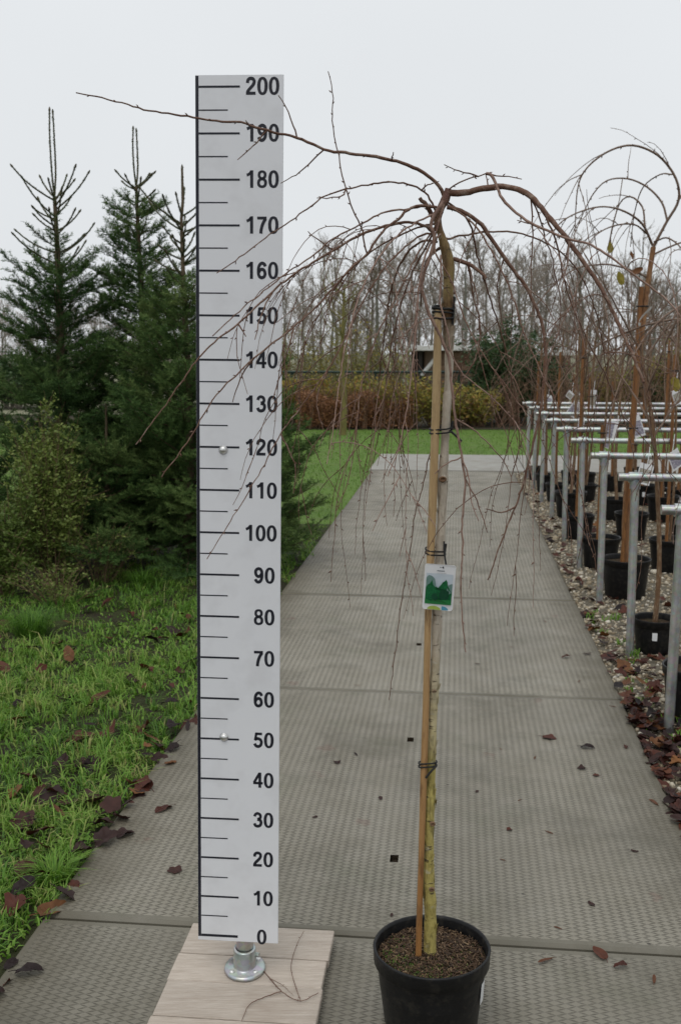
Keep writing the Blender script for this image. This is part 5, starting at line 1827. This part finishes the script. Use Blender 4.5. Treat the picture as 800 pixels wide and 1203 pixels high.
for k in range(90):
    i = int(rm.uniform(0.02, 0.30 if k % 2 else 0.93) * len(tp)) if k < 50 else int(rm.uniform(0.795, 0.845) * len(tp))
    a = rm.uniform(-math.pi, 0)
    c0 = tp[i] + rd[i] * 1.02 * np.array([math.cos(a), math.sin(a), 0])
    nrm_ = np.array([math.cos(a), math.sin(a), 0]); sd = np.array([-math.sin(a), math.cos(a), 0])
    w, h = rm.uniform(0.002, 0.005), rm.uniform(0.005, 0.014)
    v = [c0 - sd * w + [0, 0, -h], c0 + sd * w + [0, 0, -h * 0.8], c0 + sd * w * 0.8 + nrm_ * rm.uniform(0.001, 0.005) + [0, 0, h], c0 - sd * w * 0.7 + nrm_ * rm.uniform(0.001, 0.004) + [0, 0, h * 0.9]]
    TB.add(v, [(0, 1, 2, 3)], 0, 0.5, True)
trunk = TB.build('trunk', M['trunk'], tree, pot_c)
# flaking bark and cut knots on the trunk
for px, py, k in ((520, 563, 1.0), (507, 1045, 0.8), (510, 812, 0.6), (508, 968, 0.8)):
    p = at(px, py, YT - 0.018)
    mb = MB()
    lathe(mb, [(0.0085 * k, -0.003), (0.0082 * k, 0.002), (0.0058 * k, 0.0035), (0.0045 * k, 0.001), (0.0004, 0.0)], p, 14, axis=np.stack([np.array([1.0, 0, 0]), np.array([0, 0, 0.75]), np.array([0, -1.0, 0])], 1))
    mb.build('knot', M['nursery_bark'], trunk, pot_c)

sk = [(491.5, 1124, 3.8), (492.5, 1080, 3.6), (495, 1000, 3.5), (498, 900, 4.1), (500, 840, 4.0), (501.5, 780, 3.9), (503, 720, 4.2), (506, 650, 4.7), (509, 570, 5.2), (512, 480, 5.1), (513.5, 420, 5.0), (514.5, 364, 4.4)]
sp0 = np.array([at(x, y, YT - 0.012) for x, y, r in sk])
spp = spline(sp0, 0.03)
sr = np.interp(np.linspace(0, 1, len(spp)), np.linspace(0, 1, len(sk)), [r * proj(p)[2] / F for (x, y, r), p in zip(sk, sp0)])
mb = MB(); tube(mb, spp, sr * (1 + rm.normal(0, 0.02, len(spp))), 9)
mb.build('stake', M['stake'], tree, pot_c)
# rubber ties round stake and trunk
for py in (367, 502, 645, 893):
    i = np.argmin([abs(proj(p)[1] - py) for p in tp]); j = np.argmin([abs(proj(p)[1] - py) for p in spp])
    c1, c2 = tp[i], spp[j]
    mid = (c1 + c2) / 2
    hw = abs(c1[0] - c2[0]) / 2 + 0.0115
    hd = max(rd[i], 0.010) + 0.004
    mb = MB()
    a = np.linspace(0, 2 * math.pi, 25)
    for dz in (-0.004, 0.004):
        x_, y_ = np.sign(np.cos(a)) * np.abs(np.cos(a)) ** 0.6 * hw, np.sign(np.sin(a)) * np.abs(np.sin(a)) ** 0.7 * hd
        tube(mb, np.stack([mid[0] + x_, mid[1] + y_, mid[2] + dz + 0.003 * np.cos(a + py)], -1), 0.0019, 6, cap=False)
    e = mid + np.array([hw, -0.004, 0])
    if py == 502:
        tube(mb, [e + [-0.004, 0, 0], e + [0.010, -0.004, -0.012], e + [0.022, -0.006, -0.024]], 0.0026, 6)
        tube(mb, [e, e + [0.002, 0, 0.02]], 0.0026, 6)
    elif py == 645:
        tube(mb, [e + [-0.002, 0, -0.002], e + [0.0, -0.005, 0.018]], 0.0024, 6)
    elif py == 893:
        tube(mb, [e + [-0.004, -0.002, 0.006], e + [-0.002, -0.008, 0.0], e + [-0.016, -0.014, -0.012], e + [-0.026, -0.014, -0.026]], 0.0024, 6)
    else:
        tube(mb, [e + [-0.003, 0, -0.03], e + [0.0, -0.004, 0.03]], 0.0028, 6)
        for dz in (0.008, -0.012):
            x_, y_ = np.cos(a) * hw, np.sin(a) * hd
            tube(mb, np.stack([mid[0] + x_, mid[1] + y_, mid[2] + dz + 0.004 * np.sin(a)], -1), 0.0025, 6, cap=False)
    mb.build('tie', M['tie'], tree, pot_c)

PXM = 0.0042                    # metres a photo pixel covers at the tree, halved: radius from a width in pixels


def limb(poly, y0, y1, w0, w1, mat=0, extra=(), ndroop=0, name='branch', dl=(0.2, 0.6), budsize=0.0036, side_bias=None, ylist=None, frac=(0.2, 0.95)):
    """one branch of the weeping tree: a polyline seen in the photo, given its own distance, with its side twigs"""
    n = len(poly)
    d = np.concatenate([[0], np.cumsum([math.hypot(poly[i + 1][0] - poly[i][0], poly[i + 1][1] - poly[i][1]) for i in range(n - 1)])])
    d = d / d[-1]
    pts = spline([at(x, y, YT + y0 + (y1 - y0) * t) for (x, y), t in zip(poly, d)], 0.013)
    pts = pts + rm.normal(0, 0.0007, pts.shape)
    rads = np.linspace(w0, w1, len(pts)) * 0.00093
    mb = MB()
    tube(mb, pts, rads * (1 + 0.05 * np.sin(np.arange(len(pts)) * 0.9)), 7 if w0 > 3 else 5, 0)
    buds(mb, pts[len(pts) // 4:] if w0 > 4 else pts, rm, rads.mean() * 0.9, 4, budsize)
    def twig(q, r0, r1):
        tube(mb, q, np.linspace(r0, r1, len(q)), 5, 0, cap=True)
        buds(mb, q, rm, r0 * 0.8, 2, budsize * 0.85)
    for sub in extra:
        m = len(sub)
        q0 = sub[0]
        k = np.argmin([math.hypot(proj(p)[0] - q0[0], proj(p)[1] - q0[1]) for p in pts])
        yb = pts[k][1]
        dy = rm.uniform(-0.10, 0.05)
        q = spline([pts[k]] + [at(x, y, yb + dy * (i + 1) / m) for i, (x, y) in enumerate(sub[1:])], 0.014)
        q = q + rm.normal(0, 0.0008, q.shape)
        twig(q, 0.0018, 0.0009)
    for k in range(int(round(ndroop * 0.72))):
        i = int(rm.uniform(*frac) * (len(pts) - 1))
        i = min(max(i, 1), len(pts) - 2)
        t = norm(pts[i + 1] - pts[i - 1])
        dd = t * rm.uniform(0.2, 0.9) + rm.normal(0, 0.55, 3)
        q = droop(rm, pts[i], dd, rm.uniform(*dl), rm.uniform(0.9, 2.0), 0.022, 0.075)
        twig(q, rm.uniform(0.0008, 0.0012), 0.0005)
        for j in range(int(rm.integers(0, 3))):
            ii = int(rm.uniform(0.2, 0.8) * (len(q) - 1)) or 1
            s_ = droop(rm, q[ii], norm(q[ii] - q[ii - 1]) + rm.normal(0, 0.5, 3), rm.uniform(0.06, 0.2), 1.0, 0.02, 0.08)
            twig(s_, 0.0010, 0.0006)
    mb.build(name, M['twig_light'] if mat else M['bark_main'], tree, pot_c)
    return pts


limb([(524, 234), (512, 214), (491, 199), (460, 188), (430, 183), (400, 179), (380, 175), (350, 162), (328, 157), (300, 149), (284, 144), (255, 142), (228, 138), (205, 134), (176, 130), (150, 123), (120, 115), (90, 109)], 0, -0.16, 4.3, 1.3,
     extra=[[(346, 161), (342, 140), (336, 124), (327, 112)], [(380, 176), (357, 198), (343, 208), (330, 214)], [(312, 154), (297, 172), (279, 188)], [(292, 147), (289, 142)], [(460, 188), (462, 180)]])
limb([(525, 226), (538, 227), (552, 225), (568, 221), (590, 219), (604, 221), (618, 227), (632, 240), (650, 262), (668, 284), (690, 315), (712, 350), (730, 390), (744, 420), (756, 448)], 0, -0.25, 7.6, 2.8,
     extra=[[(572, 221), (571, 204)], [(624, 233), (634, 255), (640, 280), (648, 300), (652, 322), (658, 350), (657, 400)], [(623, 232), (625, 262), (625, 300), (624, 340), (628, 372)]], ndroop=9, dl=(0.15, 0.5), frac=(0.3, 0.98))
limb([(525, 243), (536, 246), (550, 252), (565, 264), (580, 285), (592, 302), (605, 320), (619, 338), (632, 369), (638, 388), (641, 423), (638, 455), (631, 500), (617, 559), (605, 595), (592, 628), (581, 658), (573, 682)], 0, -0.12, 5.2, 1.4,
     extra=[[(592, 302), (588, 315), (584, 335), (586, 355), (591, 385), (600, 400)], [(558, 258), (553, 280), (543, 300), (535, 330)], [(606, 595), (588, 602), (570, 597)], [(640, 440), (650, 470), (648, 510), (640, 545)]], ndroop=6, dl=(0.2, 0.5), frac=(0.35, 0.9))
limb([(571, 204), (576, 205), (582, 215), (588, 230), (601, 246), (623, 262), (646, 272), (668, 281), (700, 291), (740, 320), (783, 353), (806, 385), (815, 420)], -0.03, -0.3, 3.6, 1.4,
     extra=[[(623, 262), (617, 261), (608, 259)], [(668, 281), (666, 310), (660, 335), (664, 360)]], ndroop=5, dl=(0.2, 0.5), mat=1)
limb([(533, 304), (545, 308), (558, 315), (571, 327)], 0, -0.03, 5.0, 3.6,
     extra=[[(549, 311), (552, 325), (556, 350), (563, 378), (563, 405), (558, 422), (546, 443), (534, 466), (518, 495), (507, 525), (497, 567), (487, 605), (482, 645), (472, 702), (465, 760), (457, 822)], [(549, 310), (556, 330), (560, 350), (565, 395)]])
limb([(510, 258), (504, 246), (498, 238), (493, 233)], 0, -0.02, 5.4, 4.6)
limb([(511, 248), (505, 234), (495, 222), (484, 218), (473, 215), (459, 214), (445, 215), (419, 220), (401, 224), (382, 230), (361, 245), (312, 280), (272, 310), (255, 320)], -0.01, -0.22, 2.4, 1.1,
     extra=[[(409, 226), (400, 231), (372, 233)], [(495, 222), (502, 217), (515, 214)]])
limb([(513, 244), (495, 241), (484, 244), (475, 250), (464, 261), (453, 268), (441, 283), (431, 299), (414, 314), (396, 333), (374, 358), (345, 384), (300, 420), (268, 450), (250, 470), (220, 520), (190, 560)], -0.02, -0.30, 3.3, 1.0,
     extra=[[(431, 300), (427, 283), (424, 266), (414, 246), (408, 228), (400, 198), (393, 160), (390, 135), (391, 115), (386, 84)], [(300, 420), (285, 440), (274, 472)], [(345, 384), (338, 412), (320, 470)]], ndroop=7, dl=(0.12, 0.35), frac=(0.15, 0.6))
limb([(508, 273), (501, 267), (489, 262), (475, 261), (459, 264), (441, 269), (419, 278), (392, 294), (362, 312), (340, 326), (320, 343), (280, 380), (252, 402), (230, 425), (195, 475), (160, 522)], -0.01, -0.25, 3.5, 1.0,
     extra=[[(320, 343), (305, 375), (300, 398)], [(392, 294), (372, 280), (362, 272)], [(282, 378), (290, 396)]], ndroop=7, dl=(0.12, 0.35), frac=(0.12, 0.55))
limb([(507, 275), (495, 276), (480, 287), (464, 301), (450, 317), (439, 333), (425, 357), (405, 398), (385, 435), (352, 480), (330, 510), (300, 565), (260, 630), (243, 657)], -0.02, -0.28, 2.4, 0.9,
     extra=[[(330, 510), (340, 530), (348, 552), (344, 580)], [(385, 435), (372, 470), (380, 505)]], ndroop=6, dl=(0.15, 0.4), frac=(0.15, 0.55))
limb([(511, 243), (495, 243), (475, 246), (457, 248), (439, 255), (421, 265), (387, 283), (369, 299), (340, 319), (310, 342), (285, 362), (250, 395)], 0.0, -0.35, 2.4, 1.1, ndroop=5, dl=(0.12, 0.3), frac=(0.2, 0.6))
limb([(522, 236), (511, 252), (506, 266), (510, 281), (505, 302), (496, 328), (497, 347), (507, 375), (517, 395), (527, 420), (531, 459), (537, 510), (542, 537), (546, 570), (543, 610), (543, 645), (541, 692), (543, 730), (547, 766)], -0.03, -0.10, 4.6, 1.3, mat=1,
     extra=[[(542, 537), (551, 565), (554, 590), (562, 611)], [(546, 566), (560, 588), (566, 605), (572, 626)], [(535, 495), (560, 508), (590, 540), (600, 560)], [(541, 537), (524, 545), (510, 556)]])
limb([(517, 300), (518, 330), (517, 355), (525, 387), (531, 417), (545, 440), (575, 465), (600, 490), (622, 520)], -0.03, -0.16, 2.4, 1.1, mat=1, ndroop=3)
# more of the head: limbs that reach back, forward and hang close to the trunk
limb([(514, 285), (500, 282), (485, 290), (470, 310), (458, 345), (452, 390), (446, 440), (440, 500)], 0.0, 0.35, 3.0, 1.0, ndroop=9, dl=(0.25, 0.6))
limb([(518, 275), (506, 286), (498, 305), (492, 340), (488, 390), (482, 450), (470, 520), (455, 560)], -0.02, -0.22, 2.6, 1.0, ndroop=9, dl=(0.2, 0.55), mat=1)
limb([(515, 262), (500, 290), (480, 330), (465, 380), (456, 430), (450, 480), (438, 545)], -0.02, 0.15, 2.6, 1.0, ndroop=9, dl=(0.2, 0.5))
limb([(520, 290), (508, 297), (500, 310), (496, 330), (494, 360)], 0.0, 0.12, 3.4, 1.6, ndroop=6, dl=(0.3, 0.6))
limb([(520, 282), (545, 276), (580, 272), (610, 274), (640, 285), (668, 305), (690, 340), (705, 390), (712, 440)], 0.0, 0.35, 2.6, 1.1, ndroop=7, dl=(0.2, 0.5))
limb([(526, 238), (545, 252), (556, 275), (560, 300), (572, 340), (590, 395), (602, 450), (610, 520), (600, 560)], 0.0, 0.30, 2.6, 1.0, ndroop=7, dl=(0.2, 0.5))
limb([(512, 262), (490, 268), (462, 280), (430, 300), (400, 330), (372, 375), (350, 430), (340, 480)], 0.0, 0.05, 2.4, 0.9, ndroop=10, dl=(0.15, 0.45))
limb([(512, 250), (478, 268), (448, 298), (425, 340), (410, 390), (400, 440), (392, 500), (384, 545)], -0.02, -0.45, 2.3, 0.9, ndroop=8, dl=(0.15, 0.45), mat=1)
limb([(519, 252), (490, 300), (470, 340), (440, 400), (425, 450), (418, 510), (410, 560), (395, 600)], 0.0, -0.35, 2.2, 0.9, ndroop=7, dl=(0.15, 0.45))
limb([(524, 240), (560, 268), (595, 330), (615, 390), (632, 430), (655, 480), (668, 530), (672, 575)], 0.0, -0.30, 2.3, 1.0, ndroop=6, dl=(0.15, 0.45))
limb([(640, 250), (655, 290), (665, 340), (690, 400), (715, 450), (735, 500), (745, 540)], -0.12, -0.05, 2.2, 1.1, ndroop=5, dl=(0.15, 0.4))
limb([(527, 222), (545, 212), (562, 207), (571, 204)], -0.01, -0.03, 1.8, 1.5, extra=[[(560, 208), (545, 202), (530, 198), (521, 193)], [(571, 204), (590, 207), (613, 210)]])
limb([(522, 240), (510, 290), (530, 330), (548, 380), (570, 420), (592, 450), (620, 490)], -0.05, -0.25, 2.2, 1.0, ndroop=4, dl=(0.15, 0.4))

# ------------------------------------------------------------------ the label hanging on the tree
lc = at(515.5, 690.5, YT - 0.045)
dep = proj(lc)[2]
lw, lh = 36 * dep / F, 57 * dep / F
label = thing('plant_label', lc, 'white plant label with a green tree picture hanging on the front tree', 'plant label')
LM = np.array(Matrix.Rotation(R(-6), 3, 'Z') @ Matrix.Rotation(R(8), 3, 'X') @ Matrix.Rotation(R(3.5), 3, 'Y'))
mb = MB()
cr_ = 0.006
pts2 = []
for cx, cz, a0 in ((lw / 2 - cr_, lh / 2 - cr_, 0), (-lw / 2 + cr_, lh / 2 - cr_, 90), (-lw / 2 + cr_, -lh / 2 + cr_, 180), (lw / 2 - cr_, -lh / 2 + cr_, 270)):
    for s in range(6):
        a = R(a0 + 90 * s / 5); pts2.append((cx + cr_ * math.cos(a), cz + cr_ * math.sin(a)))
nn = len(pts2)


def bow(x):
    return 10.0 * x * x * 0.35


v = [(x, bow(x) - 0.0004, z) for x, z in pts2] + [(x, bow(x) + 0.0004, z) for x, z in pts2]
mb.add(np.array(v) @ LM.T + lc, [tuple(range(nn))[::-1], tuple(range(nn, 2 * nn))] + [(i, (i + 1) % nn, nn + (i + 1) % nn, nn + i) for i in range(nn)], 0, smooth=False)
card = mb.build('card', M['card'], label, lc)
mb = MB()
lay = [0]


def pr(poly, mat):
    lay[0] += 1
    v = np.array([(x * lw, bow(x * lw) - 0.0007 - 0.00012 * lay[0], z * lh) for x, z in poly]) @ LM.T + lc
    mb.add(v, [tuple(range(len(poly)))], mat, smooth=False)


def blob(cx, cz, rx, rz, seed, n=18, jag=0.12):
    r = np.random.default_rng(seed)
    return [(cx + rx * (1 + r.normal(0, jag)) * math.cos(a), cz + rz * (1 + r.normal(0, jag)) * math.sin(a)) for a in np.linspace(0, 2 * math.pi, n, endpoint=False)]


def clampb(poly, x0=-0.43, x1=0.43, z0=-0.36, z1=0.30):
    return [(min(max(x, x0), x1), min(max(z, z0), z1)) for x, z in poly]


pr([(-0.43, -0.37), (0.43, -0.37), (0.43, 0.30), (-0.43, 0.30)], 0)
pr(clampb(blob(-0.32, 0.05, 0.2, 0.20, 1)), 4)
pr(clampb(blob(0.40, -0.02, 0.14, 0.12, 2)), 4)
pr(clampb(blob(-0.27, -0.10, 0.19, 0.19, 3)), 1)
pr(clampb([(-0.43, -0.28), (-0.43, -0.02), (-0.38, 0.03), (-0.30, 0.07), (-0.22, 0.05), (-0.15, 0.0), (-0.09, 0.03), (-0.03, 0.0), (0.02, 0.04), (0.06, 0.07), (0.11, 0.13), (0.17, 0.15), (0.21, 0.19), (0.26, 0.14), (0.28, 0.05), (0.33, 0.0), (0.37, -0.06), (0.43, -0.09), (0.43, -0.28)]), 1)
pr(clampb(blob(0.18, -0.15, 0.17, 0.13, 5)), 2)
pr(clampb(blob(-0.12, -0.2, 0.10, 0.08, 6)), 2)
pr(clampb(blob(0.20, 0.03, 0.08, 0.06, 7)), 1)
pr([(-0.43, -0.37), (0.43, -0.37), (0.43, -0.255), (0.1, -0.26), (-0.2, -0.25), (-0.43, -0.26)], 3)
pr([(-0.34, -0.485)] + [(-0.12 + 0.22 * math.cos(R(a)), -0.485 + 0.085 * math.sin(R(a))) for a in range(170, 9, -20)] + [(0.10, -0.485)], 5)
pr([(0.13, -0.485), (0.13, -0.395)] + [(0.13 + 0.22 * math.cos(R(a)), -0.485 + 0.09 * math.sin(R(a))) for a in range(80, -1, -20)], 6)
for k, (x0, x1) in enumerate([(-0.10, -0.055), (-0.045, 0.0), (0.01, 0.035), (0.045, 0.09), (0.10, 0.135)]):
    pr([(x0, 0.365), (x1, 0.365), (x1, 0.388), (x0, 0.388)], 7)
for k, (x0, x1) in enumerate([(-0.10, -0.02), (0.0, 0.05), (0.065, 0.2)]):
    pr([(x0, 0.322), (x1, 0.322), (x1, 0.331), (x0, 0.331)], 8)
pr([(0.013 * math.cos(a) * 1.6, 0.455 + 0.013 * math.sin(a)) for a in np.linspace(0, 6.28, 12, endpoint=False)], 7)
M['p_text'] = soft_mat('printed grey text', (0.10, 0.12, 0.15), (0.16, 0.18, 0.2), scale=60, rough=0.4)
M['p_text2'] = soft_mat('printed pale text', (0.38, 0.42, 0.45), (0.45, 0.48, 0.5), scale=60, rough=0.4)
mb.build('printed_picture', [M['p_sky'], M['p_green'], M['p_dark'], M['p_grass'], M['p_haze'], M['p_lime'], M['p_blue'], M['p_text'], M['p_text2']], card, lc)
mb = MB()
tie_p = at(521.5, 645, YT - 0.035)
hole = np.array([0.08 * lw, -0.003, 0.455 * lh]) @ LM.T + lc
tube(mb, spline([at(524.5, 667, YT - 0.047), at(522.5, 655, YT - 0.040), tie_p, at(521.5, 636, YT - 0.03)], 0.006), 0.0021, 6)
tube(mb, spline([at(524.5, 667, YT - 0.047), at(523, 669, YT - 0.043), hole + [0, 0.005, 0]], 0.004), 0.0016, 6)
mb.build('strap', M['tie'], label, lc)

# fallen-through sanity: nothing else
print('board top', proj(bl(0, 0, BH))[:2], 'bottom', proj(bl(0, 0, 0))[:2], [round(proj(bl(0, 0, z0 + k * 0.1))[1]) for k in range(0, 21, 2)])
print('board x', [tuple(round(q, 1) for q in proj(bl(s * BW / 2, 0, z))[:2]) for z in (0, BH / 2, BH) for s in (-1, 1)], 'lean', Tp, Bp)
print('path', VL, VR, VR - VL, JOINTS, U_END, U_FAR, U_LAWN, 'posts', [(round(a, 2), round(b, 2)) for a, b in pu], sp, VPOST)
